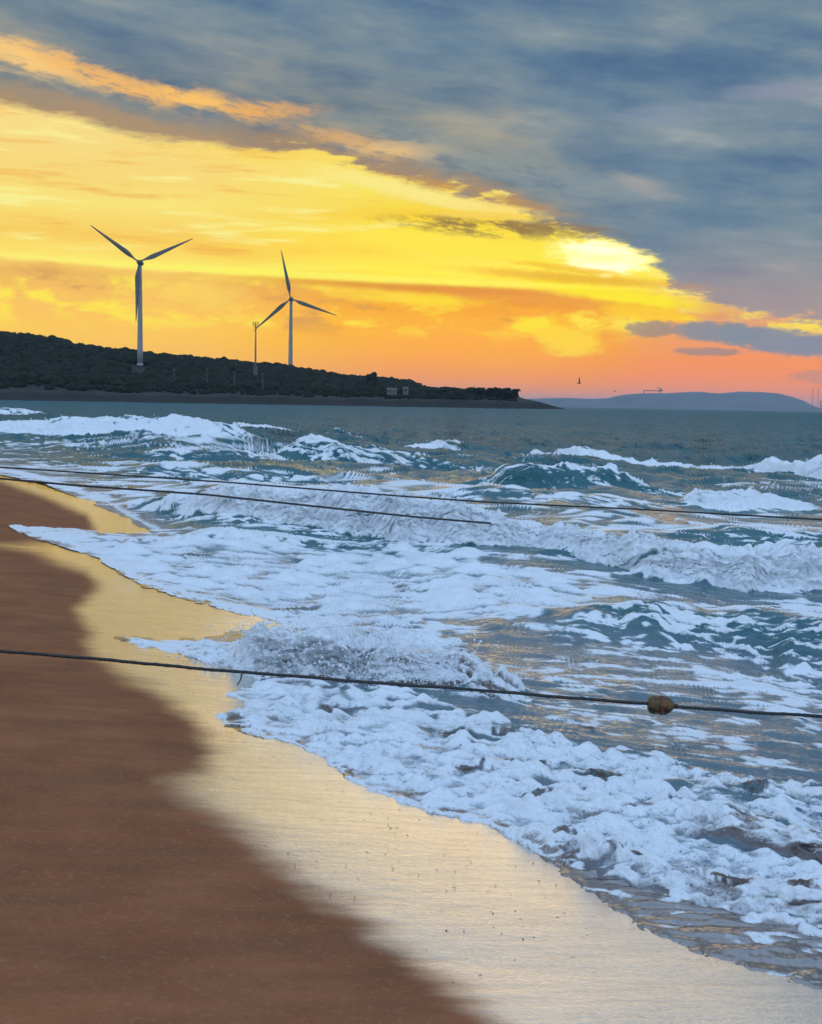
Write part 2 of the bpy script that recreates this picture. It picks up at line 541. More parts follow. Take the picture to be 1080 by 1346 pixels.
WAVES = [
    W('w2', [(150, 603), (420, 610)], [(160, 0), (210, 8), (270, 10), (330, 5), (360, 0), (420, 0)], 6, .7, .3),
    W('w3', [(420, 562), (620, 566)], [(425, 0), (455, 6), (500, 0), (560, 0), (590, 5), (620, 0)], 12, .7, .3),
    W('w5', [(560, 650), (900, 662)], [(560, 0), (640, 9), (720, 7), (800, 10), (900, 0)], 4.5, .35, .2, .4),
    W('w7', [(880, 690), (1400, 700)], [(880, 0), (960, 10), (1080, 12), (1400, 10)], 3.5, .3, .2, .4),
    W('w8', [(280, 560), (520, 566)], [(290, 0), (340, 7), (400, 4), (440, 8), (510, 0)], 12, .3, .2, .4),
    W('a', [(-300, 574), (0, 578), (150, 581), (340, 584)], [(-300, 16), (0, 19), (60, 22), (150, 20), (250, 16), (310, 8), (345, 0)], 9, 1.0, .3),
    W('a2', [(-300, 545), (0, 547), (400, 552)], [(-300, 6), (40, 7), (110, 0), (140, 0), (190, 5), (250, 0), (290, 0), (320, 6), (370, 4), (400, 0)], 14, .8, .3),
    W('b', [(340, 600), (440, 603), (500, 604), (560, 600)], [(350, 0), (385, 18), (420, 27), (470, 22), (510, 16), (560, 0)], 6, .85, .3),
    W('c', [(515, 582), (620, 584)], [(520, 0), (545, 10), (580, 12), (615, 0)], 7, 1, .3),
    W('d', [(520, 612), (640, 614)], [(525, 0), (555, 26), (590, 22), (635, 0)], 5, .45, .15, .3),
    W('e', [(590, 626), (650, 630), (700, 634), (760, 631), (850, 631), (970, 636)], [(600, 0), (645, 10), (665, 30), (690, 34), (730, 22), (765, 18), (800, 25), (820, 22), (860, 10), (960, 0)], 5, .46, .2, .34),
    W('f', [(690, 577), (760, 584), (850, 588), (950, 594), (1080, 610), (1400, 624)],
      [(693, 0), (708, 11), (760, 9), (850, 12), (950, 12), (1040, 22), (1080, 26), (1400, 20)], 8, 1, .35),
    W('g', [(885, 644), (960, 650), (1050, 648), (1110, 645)], [(892, 0), (912, 20), (980, 22), (1040, 14), (1070, 8), (1110, 0)], 4, 1, .35),
    W('g2', [(150, 618), (300, 625), (420, 630)], [(150, 0), (210, 6), (300, 8), (360, 8), (420, 0)], 5, .6, .3),
    W('h', [(120, 655), (220, 668), (300, 682), (400, 698), (520, 712), (600, 717), (680, 716), (750, 722), (830, 738), (900, 748), (980, 753), (1080, 745), (1400, 740)],
      [(140, 0), (230, 18), (300, 32), (380, 40), (450, 48), (520, 50), (600, 42), (660, 34), (730, 32), (800, 38), (880, 42), (960, 48), (1080, 40), (1400, 40)], 3.4, 1.0, .38, .25),
    W('k', [(600, 835), (700, 826), (780, 822), (850, 824), (950, 832), (1080, 850), (1400, 860)],
      [(610, 0), (720, 12), (790, 28), (832, 42), (870, 38), (950, 46), (1080, 56), (1400, 60)], 3.2, .15, .08, .42),
    W('i', [(60, 704), (200, 712), (400, 716), (580, 722)], [(60, 0), (160, 5), (300, 6), (450, 5), (580, 0)], 1.3, .6, .2),
    W('l', [(230, 862), (300, 872), (360, 878), (430, 886), (520, 893), (620, 890), (700, 884)],
      [(240, 0), (300, 20), (335, 52), (380, 58), (430, 62), (470, 50), (520, 38), (580, 36), (620, 24), (660, 0), (700, 0)], 1.5, 1.0, .55, .2),
    W('l2', [(560, 905), (640, 905), (700, 900)], [(575, 0), (620, 14), (660, 26), (700, 0)], .6, .8, .5),
    W('m', [(600, 1096), (700, 1122), (780, 1152), (860, 1182), (950, 1206), (1080, 1232), (1400, 1330)],
      [(620, 0), (700, 8), (760, 14), (850, 18), (950, 22), (1080, 34), (1400, 40)], .6, .95, .8, .3),
    W('m2', [(700, 1070), (800, 1082), (900, 1100), (1000, 1122), (1080, 1140), (1400, 1210)],
      [(700, 0), (740, 16), (800, 14), (880, 12), (960, 20), (1080, 26), (1400, 26)], .6, .9, .8, .3),
    W('m3', [(850, 1030), (930, 1045), (1080, 1062), (1400, 1080)], [(850, 0), (930, 14), (1010, 22), (1080, 14), (1400, 20)], .6, .6, .4, .35),
    W('m4', [(330, 962), (450, 985), (600, 1005), (760, 1030)], [(330, 0), (430, 4), (560, 5), (660, 4), (760, 0)], .5, .9, .4, .4),
]


def designed(U_, r):
    """sum of the waves' heights; also foam cover and roughness on them"""
    z = np.zeros(U_.shape, np.float32)
    fo = np.zeros(U_.shape, np.float32)
    lum = np.zeros(U_.shape, np.float32)
    for w in WAVES:
        h = np.interp(U_, w['hu'], w['h'], left=w['h'][0] if w['hu'][0] < -750 else 0, right=w['h'][-1] if w['hu'][-1] > 650 else 0)
        rf = np.interp(U_, w['u'], w['r'])
        if w['w'] > 2:
            rf = rf + perlin(U_ * 0.02, U_ * 0 + len(w['name']) * 7.3, 5) * w['w'] * 0.10
        t = (r - rf) / w['w']
        p = sstep(0, w['steep'], t) * (1 - sstep(w['steep'] * 0.9, 1, t)) ** 1.3
        z = z + h * p
        on = (h > 0.002) * sstep(-0.05, 0.05, t)
        hm = np.clip(h / (0.5 * w['h'].max() + 1e-6), 0, 1)
        cover = w['foam'] * hm * on * (1 - sstep(w['steep'] * 1.1, w['steep'] * 2.4 + 0.15, t) * 0.8) * (1 - sstep(0.7, 1.1, t))
        if w['foam'] < 0.5:
            cover = np.minimum(1, cover * 1.6) * sstep(w['steep'] * 0.35, w['steep'] * 0.95, t)
        fo = np.maximum(fo, cover)
        lum = np.maximum(lum, w['lump'] * h * on * (1 - sstep(0.5, 1.0, t)))
    return z, fo, lum


# log-polar grid, dense inside the view, with rows spaced by what the surface shows
dense = np.linspace(-math.radians(21.5), math.radians(21.5), 830)
co = np.linspace(0, 1, 46)[1:] ** 1.9
leftc = -math.radians(21.5) - co * (math.pi - math.radians(21.5))
phi = np.concatenate([leftc[::-1], dense, -leftc])
NR = 1480
ctrl = np.concatenate([leftc[::-1][::4], np.linspace(-math.radians(21.5), math.radians(21.5), 190), -leftc[3::4]])
ctrl = np.unique(np.concatenate([ctrl, [-math.pi, math.pi]]))
rf = np.exp(np.linspace(math.log(2.6), math.log(26000), 5000))
PH, RF = np.meshgrid(ctrl, rf, indexing='ij')
zc, _, _ = designed(PH * F, RF)
zc = zc + base_z(RF * np.sin(PH), RF * np.cos(PH))
Vc = F * (EYE - zc) / RF
dV = -np.diff(Vc, axis=1)
arc = np.abs(np.diff(zc, axis=1)) * F / RF[:, 1:] * 0.35 + np.where(dV > 0, dV, -dV * 0.35) + np.diff(np.log(RF), axis=1) * 6.0
arc *= np.interp(RF[:, 1:], [13, 20, 45, 70, 500, 900], [1.0, 1.8, 2.0, 2.8, 2.8, 1.0])
ca_ = np.concatenate([np.zeros((len(ctrl), 1)), np.cumsum(arc, axis=1)], axis=1)
for _ in range(40):                                             # neighbouring columns share nearly the same row spacing
    ca_ = (np.pad(ca_, ((1, 0), (0, 0)), mode='edge')[:-1] + ca_ * 2 + np.pad(ca_, ((0, 1), (0, 0)), mode='edge')[1:]) / 4
tot = ca_[:, -1].max() + 1
rows = np.empty((len(ctrl), NR))
for i in range(len(ctrl)):
    rows[i] = np.interp(np.linspace(0, tot, NR), np.append(ca_[i], tot + 0.01), np.append(np.log(rf), math.log(rf[-1]) + .1))
ii = np.clip(np.searchsorted(ctrl, phi) - 1, 0, len(ctrl) - 2)
tt = (phi - ctrl[ii]) / (ctrl[ii + 1] - ctrl[ii])
Rr = np.exp(rows[ii] * (1 - tt)[:, None] + rows[ii + 1] * tt[:, None]).astype(np.float64)
PHI = np.repeat(phi[:, None], NR, axis=1)
X = Rr * np.sin(PHI)
Y = Rr * np.cos(PHI)
U0 = (PHI * F).astype(np.float32)
V0 = (EYE * F / Rr).astype(np.float32)
foot_d = np.clip(np.gradient(Rr, axis=1), 1e-3, None).astype(np.float32)      # ground depth covered by one picture row
foot_l = (Rr / (F * 0.76)).astype(np.float32)

# crest-aligned coordinates: a along the crests, b across
ca, sb = math.cos(math.radians(-8)), math.sin(math.radians(-8))
A_ = (X * ca + Y * sb)
B_ = (-X * sb + Y * ca)


BR_ = B_.copy()
_z = designed(U0, Rr)[0]
_o = np.zeros_like(B_)
_o[:, 1:] = 1.5 * np.cumsum(np.clip(np.diff(_z, axis=1), 0, None), axis=1)
for _w in (70, 50):                                            # smooth sideways, so the noise is not sheared into streaks
    _c = np.cumsum(np.pad(_o, ((_w + 1, _w), (0, 0)), mode='edge'), axis=0)
    _o = (_c[2 * _w + 1:] - _c[:-(2 * _w + 1)]) / (2 * _w + 1)
B_ += _o


def octave(wa, wb, seed, warp=0.0, ridged=False, fade=2.2):
    """noise of wavelength wa along and wb across the crests, dropped where a pixel would cover it"""
    x, y = A_ / wa, B_ / wb
    if warp is not None and not np.isscalar(warp):
        y = y + warp / wb
        x = x + warp / wa * 0.6
    n = perlin(x, y, seed)
    if ridged:
        n = 1 - 2 * np.abs(n) ** 0.8
    k = np.clip(wb / (foot_d * (fade * 1.7 if fade > .6 else fade)) - 0.3, 0, 1) * np.clip(wa / (foot_l * 7) - .3, 0, 1)
    return n * k, k


warp1 = perlin(A_ / 3.1, B_ / 2.1, 3) * 0.9 + perlin(A_ / 1.1, B_ / 0.8, 4) * 0.3
warp1 = warp1 * np.clip(Rr / 14, 0.25, 3)

zdes, fdes, lump = designed(U0, Rr)
seabed = beach_z(X, Y)
zb = base_z(X, Y)
# ragged outline of the sea on the sand
wob = perlin(U0 / 26, V0 / 14, 21) * 5 + perlin(U0 / 9, V0 / 6, 22) * 2.6 + perlin(U0 / 3.6, V0 / 3, 23) * 1.1
wobs = np.clip(V0 / 300, 0.25, 1.3)
sd_sea = sdf(U0, V0, sea_poly) + wob * wobs
lump = lump * sstep(5, 26, sd_sea)
offs = np.clip((V0 - 60) / 260, 0.05, 1.0)

depthf = sstep(0, 90, sd_sea)                                     # 0 at the sand, 1 off the beach
far = sstep(18, 70, Rr)

# foam cover painted as patches of the surface
FOAM = [  # polygon, cover, blur px
    ([(14, 688), (120, 690), (250, 700), (420, 706), (560, 714), (700, 735), (800, 765), (760, 800), (640, 806), (500, 812), (420, 806), (345, 800), (230, 775), (150, 742), (80, 715)], .90, 12),
    ([(560, 714), (720, 728), (830, 748), (960, 765), (1080, 760), (1400, 760), (1400, 830), (1080, 840), (900, 790), (760, 790), (600, 800), (520, 760)], .58, 20),
    ([(700, 810), (830, 790), (1080, 800), (1400, 810), (1400, 900), (1080, 895), (850, 850)], .48, 16),
    ([(110, 644), (250, 665), (400, 690), (560, 706), (420, 707), (250, 703), (200, 690)], .34, 8),
    ([(-600, 566), (0, 586), (300, 590), (520, 606), (640, 640), (640, 665), (400, 660), (230, 655), (100, 645), (0, 625), (-600, 600)], .58, 8),
    ([(350, 612), (640, 625), (900, 655), (1080, 670), (1400, 680), (1400, 705), (1080, 702), (850, 695), (640, 675), (400, 650)], .50, 8),
    ([(300, 838), (350, 805), (450, 802), (600, 822), (650, 850), (640, 895), (500, 896), (330, 880), (200, 850), (145, 836), (240, 836)], .90, 8),
    ([(280, 905), (335, 880), (480, 890), (640, 922), (720, 948), (800, 962), (900, 985), (1000, 1015), (1080, 1020), (1400, 1040), (1400, 1330), (1080, 1240), (950, 1205),
      (850, 1175), (770, 1145), (640, 1092), (480, 1044), (380, 982), (280, 945)], .93, 14),
    ([(640, 1086), (700, 1090), (900, 1190), (1400, 1300), (1400, 1400), (1080, 1310), (900, 1250), (760, 1165)], .30, 18),
    ([(930, 1000), (1080, 1010), (1400, 1015), (1400, 1030), (1080, 1022), (950, 1012)], .8, 6),
    ([(-600, 540), (1400, 566), (1400, 700), (-600, 600)], .20, 10),
    ([(600, 800), (700, 830), (1080, 880), (1400, 900), (1400, 1010), (1080, 1005), (900, 980), (700, 925), (620, 890)], .27, 12),
]
cover = ((0.04 + 0.07 * sstep(50, 90, Rr)) * sstep(900, 300, Rr)).astype(np.float32)
wu = U0 + perlin(U0 / 60, V0 / 30, 31) * 14 * offs + perlin(U0 / 18, V0 / 9, 32) * 7 * offs
wv = V0 + perlin(U0 / 50, V0 / 24, 33) * 9 * offs + perlin(U0 / 16, V0 / 8, 34) * 4 * offs
for poly, k, bl in FOAM:
    P = uvpts(poly)
    m = (U0 > P[:, 0].min() - 40) & (U0 < P[:, 0].max() + 40) & (V0 > P[:, 1].min() - 40) & (V0 < P[:, 1].max() + 40)
    q = sstep(-bl, bl, sdf(wu[m], wv[m], P)) * k
    cover[m] = np.maximum(cover[m], q)
# clear water between the sheets
for poly, k, bl in [([(610, 815), (760, 812), (900, 850), (1080, 890), (1400, 900), (1400, 1005), (1080, 1000), (930, 985), (800, 955), (690, 920), (660, 880), (610, 850)], .30, 12)]:
    P = uvpts(poly)
    q = sstep(-bl, bl, sdf(wu, wv, P))
    cover = cover * (1 - q) + np.minimum(cover, k) * q
cover = np.maximum(cover, fdes)
# lacy breakup of the cover
n = 0
wsum = 0
for i, (wa, wb, am) in enumerate(((7, 3.6, .6), (3.2, 1.6, .9), (1.3, .55, 1.0), (.60, .22, 1.15), (.26, .10, 1.15), (.12, .05, 1.0), (16, 12, .5))):
    if i < 5:
        o, k = octave(wa, wb, 40 + i, warp1, ridged=(i in (1, 2, 3)), fade=(1.2, 1.5, 1.9, 2, 2)[i])
    else:
        o, k = octave(wa, wb, 40 + i, fade=.25 if i == 6 else 2.0)
    if i in (1, 2):
        am = am * sstep(3, 12, Rr)
    n = n + o * am
    wsum = wsum + (am * 0.36) ** 2 * k + 0.02
n = n / np.sqrt(wsum)
vis = (V0 > 8) & (np.abs(PHI) < .36)
qs = np.quantile(n[vis][::37], np.linspace(0, 1, 201))
quant = np.interp(n, qs, np.linspace(0, 1, 201)).astype(np.float32)
# pillows of the foam: round humps with sharp creases
bil = 0
bils = 0
for i, (wa, wb, am, ah) in enumerate(((.62, .26, .55, .28), (.32, .15, 1.0, .7), (.17, .085, .9, .9), (.085, .05, .6, .8), (1.1, .55, 1.0, .17), (2.4, 1.2, .8, .06))):
    k = np.clip(wb / (foot_d * 3.1) - 0.3, 0, 1) * np.clip(wa / (foot_l * 8) - .3, 0, 1)
    if i >= 4:
        k = k * sstep(8, 15, Rr) if i == 4 else k * sstep(14, 24, Rr)
    o = np.abs(perlin(A_ / wa + warp1 / wa * .2, B_ / wb + warp1 / wb * .15, 90 + i)) * 2.0
    bil = bil + (o - 0.55) * ah * k * wb
    bils = bils + (0.55 - o) * am * k
crease = sstep(-0.15, 0.75, bils)
FO = sstep(-0.10, 0.14, quant - (1.0 - cover))
FO = FO * (1 - crease * 0.86 * sstep(1.05, .83, cover)) * (0.80 + 0.20 * sstep(.05, .6, quant - (1.0 - cover)))
# brown churned pockets where the sandy water shows
POCKET = [(668, 947, 22, 7), (772, 936, 14, 4), (600, 958, 26, 7), (790, 1012, 26, 9), (700, 1050, 26, 7), (1000, 1036, 24, 6),
          (965, 1082, 24, 8), (900, 1062, 26, 5), (690, 1000, 30, 7), (745, 1104, 22, 8), (830, 1140, 30, 10), (960, 1180, 34, 7), (1050, 1195, 24, 6), (672, 884, 14, 7), (440, 930, 18, 4), (620, 1010, 24, 6)]
pk = np.zeros(U0.shape, np.float32)
for (x, y, rx, ry) in POCKET:
    u, v = UV(*to_ground(x, y))
    q = np.hypot((wu - u) / rx, (wv - v) / ry)
    pk = np.maximum(pk, 1 - sstep(0.5, 1.25, q + perlin(U0 / 7, V0 / 5, 61) * 0.5))
FO = FO * (1 - pk * 0.8)
edge_line = np.exp(-((sd_sea - 5) / 4) ** 2) * sstep(1.0, .2, np.abs(cover - .8))
FO = np.maximum(FO, 0.9 * edge_line * (cover > 0.3))
torn = perlin(A_ / .5, B_ / .3, 171) + .6 * perlin(A_ / .2, B_ / .14, 172)
FO = FO * (1 - .38 * sstep(.25, .6, torn) * sstep(.01, .06, lump) * (Rr < 12.5))
FO = np.clip(FO, 0, 1)

# heights -----------------------------------------------------------------
chop = 0
for i, (wa, wb, am) in enumerate(((26, 20, .30), (11, 10, .30), (5.5, 5, .20), (2.8, 2.2, .09), (1.4, .9, .034), (.7, .36, .014), (.3, .16, .006))):
    o, k = octave(wa, wb, 70 + i, warp1 if i > 1 else 0.0, ridged=(i < 5), fade=(.02, .1, 1.0, 1.6, 2.0, 2.2, 2.2)[i])
    local = np.clip(Rr / (wa * 2.2), 0, 1) if i < 4 else 1.0
    chop = chop + o * am * local
chop = chop * (0.06 + 0.39 * sstep(10, 20, Rr) + 1.0 * far) * (0.10 + 0.90 * depthf)
# pillowed relief of the foam itself
frontm_ = np.zeros_like(zdes)
frontm_[:, 1:] = sstep(0.15, 0.8, np.diff(zdes, axis=1) / np.diff(Rr, axis=1))
pill = bil * (0.66 - 0.40 * frontm_) * np.clip(Rr / 10, .55, 1.2)
pill *= (0.25 + 0.75 * FO) * (0.12 + 0.88 * sstep(0, 26, sd_sea)) * np.clip(cover * 1.25, 0, 1.1)
# ripples of the thin backwash
rip = 0
for i, (wa, wb, am) in enumerate(((2.2, .30, .010), (1.1, .15, .007), (.5, .07, .003))):
    o, k = octave(wa, wb, 110 + i, warp1 * 0.5, ridged=True, fade=1.5)
    rip = rip + o * am
rip *= 1.8 * (1 - FO * .6) * sstep(45, 14, Rr) * sstep(4, 40, sd_sea)
# torn lumps on the breaking crests
lm = 0
for i, (wa, wb, am) in enumerate(((1.6, 1.2, .30), (.7, .55, .40), (.32, .26, .5), (.16, .13, .5), (.07, .065, .35))):
    kk = np.clip(wa / (foot_l * 3.5) - 0.3, 0, 1) * np.clip(wb / (foot_d * 3.0) - 0.3, 0, 1)
    sc = 1.0
    o = perlin(A_ / wa, B_ / wb, 130 + i)
    lm = lm + np.where(Rr > 14, np.abs(o) * 2.2 - 0.55, 0.45 - np.abs(o) * 1.8) * am * kk
frontm = np.zeros_like(zdes)
frontm[:, 1:] = sstep(0.15, 0.8, np.diff(zdes, axis=1) / np.diff(Rr, axis=1))
rel_m = np.clip(sd_sea, 0, None) * Rr / F
zb = np.minimum(zb, seabed + 0.09 * rel_m)
zvar = 1 + 0.22 * perlin(A_ / 2.6, BR_ / 3.1, 150) * sstep(14, 20, Rr) + 0.25 * perlin(A_ / .55, BR_ / .8, 151) * sstep(22, 14, Rr) + .2 * perlin(A_ / 1.1, BR_ / 1.6, 152) * sstep(60, 30, Rr)
zz = zb + zdes * zvar * np.clip(sd_sea / 14, 0, 1) + chop + pill + rip + lump * lm * (0.22 + 0.30 * (1 - frontm)) * np.where(Rr < 14, 1.35, .75)
thick = -0.0025 + 0.007 * sstep(0, 7, sd_sea) + 0.012 * FO * sstep(0, 6, sd_sea) * sstep(.4, .7, cover)
zz = zz + thick
zz = zz + pk * (0.004 + 0.02 * lm) * sstep(4, 20, sd_sea)
out = sstep(0.0, -5, sd_sea)
zz = zz - 0.004 * out
# crests thrown forward and sideways a little, so the fronts are not plain curtains
lat = lump * 0.55
hx = perlin(A_ / .45, B_ / .4, 161) * lat * np.clip(.45 / (foot_l * 8) - .3, 0, 1) * np.clip(.4 / (foot_d * 2.4) - .3, 0, 1)
hy = -0.8 * np.where(Rr < 14, 1.0, .7) * lump * lm * (0.4 + 0.6 * frontm)
push = -0.35 * zdes * sstep(0.4, 1.0, zdes / (np.abs(zdes).max(axis=1, keepdims=True) * 0 + 0.30))
Xo = X + hx
Yo = Y + hy + push * np.clip(lump * 6, 0, 1)

# tint of the water: 0 deep sea green, .5 sandy grey shallows with a painted sky sheen, 1 film over sand
murk = np.clip(1.02 - sstep(0, 36, sd_sea) * 0.45 - sstep(30, 150, sd_sea) * 0.25 - sstep(13, 24, Rr) * 0.55, 0, 1)
kz = np.clip(zdes / 0.25, 0, 1) * (Rr > 9.5)
murk = np.clip(murk - kz * 0.35, 0, 1)
murk = np.maximum(murk, sstep(440, 560, V0) * sstep(.75, .5, cover))
murk = np.maximum(murk, .72 * sstep(.01, .06, lump) * (Rr < 12.5))


def grid_mesh(name, X, Y, Z, keep=None, attrs=None, close=False):
    nc, nr = X.shape
    co = np.stack([X, Y, Z], axis=-1).astype(np.float32).reshape(-1, 3)
    i = np.arange(nc - 1)[:, None] * nr + np.arange(nr - 1)[None, :]
    q = np.stack([i, i + nr, i + nr + 1, i + 1], axis=-1)[..., ::1]
    if keep is not None:
        kf = keep[:-1, :-1] | keep[1:, :-1] | keep[:-1, 1:] | keep[1:, 1:]
        q = q[kf]
    q = q.reshape(-1, 4)
    q = q[:, ::1]
    used = np.zeros(len(co), bool)
    used[q.ravel()] = True
    idx = np.cumsum(used) - 1
    q = idx[q]
    co = co[used]
    me = bpy.data.meshes.new(name)
    me.vertices.add(len(co))
    me.vertices.foreach_set('co', co.ravel())
    me.loops.add(len(q) * 4)
    me.loops.foreach_set('vertex_index', q.astype(np.int32).ravel())
    me.polygons.add(len(q))
    me.polygons.foreach_set('loop_start', np.arange(len(q), dtype=np.int32) * 4)
    me.polygons.foreach_set('use_smooth', np.ones(len(q), bool))
    me.update()
    for k, a in (attrs or {}).items():
        at_ = me.attributes.new(k, 'FLOAT', 'POINT')
        at_.data.foreach_set('value', a.astype(np.float32).ravel()[used])
    return me


def material(name):
    m = bpy.data.materials.new(name)
    m.use_nodes = True
    t = m.node_tree
    t.nodes.clear()
    o = t.nodes.new('ShaderNodeOutputMaterial')
    return m, G(t), o


def principled(gg, **kw):
    nd = gg.n.new('ShaderNodeBsdfPrincipled')
    for k, v in kw.items():
        gg.put(nd.inputs[k.replace('_', ' ')], v)
    return nd


def bump(gg, h, dist, strength=1.0, normal=None):
    nd = gg.n.new('ShaderNodeBump')
    nd.inputs['Distance'].default_value = dist
    gg.put(nd.inputs['Strength'], strength)
    gg.put(nd.inputs['Height'], h)
    if normal is not None:
        gg.put(nd.inputs['Normal'], normal)
    return S(gg, nd.outputs[0])


def attr(gg, name):
    nd = gg.n.new('ShaderNodeAttribute')
    nd.attribute_name = name
    return S(gg, nd.outputs['Fac'])


def geo(gg):
    return gg.n.new('ShaderNodeNewGeometry').outputs['Position']


# ---- materials of the setting
m_sea, g2, o2 = material('sea_water')
pos = geo(g2)
px_, py_, pz_ = g2.sep(pos)
fo_a, mk_a = attr(g2, 'foam'), attr(g2, 'murk')
dist = g2.vmath('LENGTH', pos)
ln = g2.n.new('ShaderNodeVectorMath'); ln.operation = 'LENGTH'; g2.put(ln.inputs[0], pos); dist = S(g2, ln.outputs['Value'])
nearf = g2.smooth(dist, 60, 6)
fn = g2.noise(g2.vec(px_, py_ * 1.5, pz_ * 1.0), 16, 4, 0.62)
fn2 = g2.noise(g2.vec(px_, py_ * 1.4, pz_), 60, 3, 0.6)
lace = g2.voronoi(g2.vec(px_ + fn * .05, py_ * .8 + fn * .05, pz_), 26)
lace2 = g2.voronoi(g2.vec(px_ + fn2 * .02, py_ * .8, pz_ + 3.0), 62)
holes = (g2.smooth(lace, .34, .10) * .24 + g2.smooth(lace2, .34, .12) * .22) * g2.smooth(dist, 16, 6)
fm = g2.smooth(fo_a - holes + (fn - 0.5) * 0.6 + (fn2 - 0.5) * 0.3 * nearf, 0.16, 0.86)
wcol = g2.ramp(mk_a, [(0, (0.048, 0.150, 0.172)), (.3, (0.120, 0.185, 0.215)), (.55, (0.200, 0.215, 0.240)), (.8, (0.16, 0.115, 0.095)), (1, (0.17, 0.095, 0.060))])  # middle stops lightened to blue-grey, painting in some of the reflected sky
ch_a = attr(g2, 'churn')
wcol = g2.mix(ch_a * g2.smooth(fn, .35, .65), wcol, (0.085, 0.056, 0.040))
wn = g2.noise(g2.vec(px_ * 0.8, py_ * 2.2, pz_), 5, 5, 0.6)
wn2 = g2.noise(g2.vec(px_ * 0.7, py_ * 1.5, 0.0), 0.5, 5, 0.65)
bw = bump(g2, wn, 0.035, 0.7)
bw = bump(g2, wn2, 0.9, g2.smooth(dist, 15, 90) * 0.8, bw)
wn3 = g2.noise(g2.vec(px_, py_ * 0.45, 3.0), 0.11, 4, 0.6)
bw = bump(g2, wn3, 7.0, g2.smooth(dist, 50, 150) * 0.9, bw)
wn4 = g2.noise(g2.vec(px_, py_ * 0.25, 9.0), 0.30, 3, 0.6)
bw = bump(g2, wn4, 2.4, g2.smooth(dist, 50, 150) * 0.9, bw)
wdif = g2.n.new('ShaderNodeBsdfDiffuse')
g2.put(wdif.inputs['Color'], wcol); g2.put(wdif.inputs['Normal'], bw)
wgl = g2.n.new('ShaderNodeBsdfGlossy')
g2.put(wgl.inputs['Roughness'], g2.smooth(dist, 15, 300, 0.08, 0.30)); g2.put(wgl.inputs['Normal'], bw)
fr = g2.n.new('ShaderNodeFresnel'); fr.inputs['IOR'].default_value = 1.34; g2.put(fr.inputs['Normal'], bw)
water = g2.n.new('ShaderNodeMixShader')
cap = g2.smooth(dist, 12, 60, 1.0, 0.30) * g2.smooth(dist, 90, 700, 1.0, .6) * g2.smooth(ch_a, 0.0, .8, 1.0, .35)
g2.put(water.inputs[0], S(g2, fr.outputs[0]) * cap)
g2.l.new(wdif.outputs[0], water.inputs[1]); g2.l.new(wgl.outputs[0], water.inputs[2])
bf = bump(g2, fn, 0.02, 0.65)
bf = bump(g2, fn2, 0.006, 0.8, bf)
bf = bump(g2, lace, 0.012, g2.smooth(dist, 16, 6) * .6, bf)
foamb = principled(g2, Base_Color=g2.mix(fn2, (0.78, 0.82, 0.88), (0.93, 0.94, 0.95)), Roughness=0.55, Normal=bf)
foamb.inputs['Subsurface Weight'].default_value = 0.0
film = principled(g2, Base_Color=(0.10, 0.055, 0.034), Roughness=0.15, IOR=3.2, Normal=bump(g2, wn, 0.008, 0.45))
wf = g2.n.new('ShaderNodeMixShader')
g2.put(wf.inputs[0], g2.smooth(mk_a, .72, .96))
g2.l.new(water.outputs[0], wf.inputs[1]); g2.l.new(film.outputs[0], wf.inputs[2])
ms = g2.n.new('ShaderNodeMixShader')
g2.put(ms.inputs[0], fm)
g2.l.new(wf.outputs[0], ms.inputs[1])
g2.l.new(foamb.outputs[0], ms.inputs[2])
g2.l.new(ms.outputs[0], o2.inputs['Surface'])

m_sand, g3, o3 = material('beach_sand')
pos = geo(g3)
px_, py_, pz_ = g3.sep(pos)
wet_a = attr(g3, 'wet')
ln = g3.n.new('ShaderNodeVectorMath'); ln.operation = 'LENGTH'; g3.put(ln.inputs[0], pos); dist = S(g3, ln.outputs['Value'])
# along-shore streaks
st = g3.noise(g3.vec(px_ * 0.5 + py_ * 0.25, py_ * 1.9 - px_ * 0.35, 0.0), 2.2, 5, 0.6)
st2 = g3.noise(g3.vec(px_ * 0.9, py_ * 5.0 - px_ * 0.8, 0.0), 3.2, 4, 0.6)
grain = g3.noise(pos, 420, 2, 0.7)
mott = g3.noise(pos, 1.6, 5, 0.6)
mid_n = g3.noise(pos, 38, 4, 0.65)
wet = g3.smooth(wet_a + (st - 0.5) * 0.40 + (st2 - 0.5) * 0.22, 0.15, 0.95)
sandc = g3.ramp(mott, [(.3, (0.29, 0.100, 0.042)), (.5, (0.37, 0.136, 0.058)), (.7, (0.43, 0.168, 0.072))])
sandc = g3.mix(g3.smooth(st, .35, .65) * 0.45, sandc, (0.19, 0.085, 0.045))
sandc = g3.mix(g3.smooth(grain, .40, .62) * 0.45, sandc, (0.10, 0.045, 0.026))
sandc = g3.mix(g3.smooth(mid_n, .52, .70) * 0.35, sandc, (0.42, 0.22, 0.12))
spk = g3.voronoi(pos, 30)
sandc = g3.mix(g3.smooth(spk, .09, .05) * g3.smooth(mid_n, .55, .62), sandc, (0.03, 0.02, 0.016))
wetc = g3.mix(0.75, sandc, (0.045, 0.026, 0.016))
bs = bump(g3, grain, 0.0012, 0.7)
bs = bump(g3, mid_n, 0.006, 0.35, bs)
bs = bump(g3, st2, 0.012, 0.35, bs)
dry = principled(g3, Base_Color=sandc, Roughness=0.85, IOR=1.15, Normal=bs)
bg_ = bump(g3, grain, 0.001, 0.25)
bg_ = bump(g3, mid_n, 0.006, 0.22, bg_)
bg_ = bump(g3, st2, 0.012, 0.12, bg_)
bg_ = bump(g3, g3.noise(pos, 90, 4, 0.7), 0.0035, 0.42, bg_)
bg_ = bump(g3, g3.noise(g3.vec(px_, py_ * 2.2, pz_), 9, 4, 0.6), 0.010, 0.14, bg_)
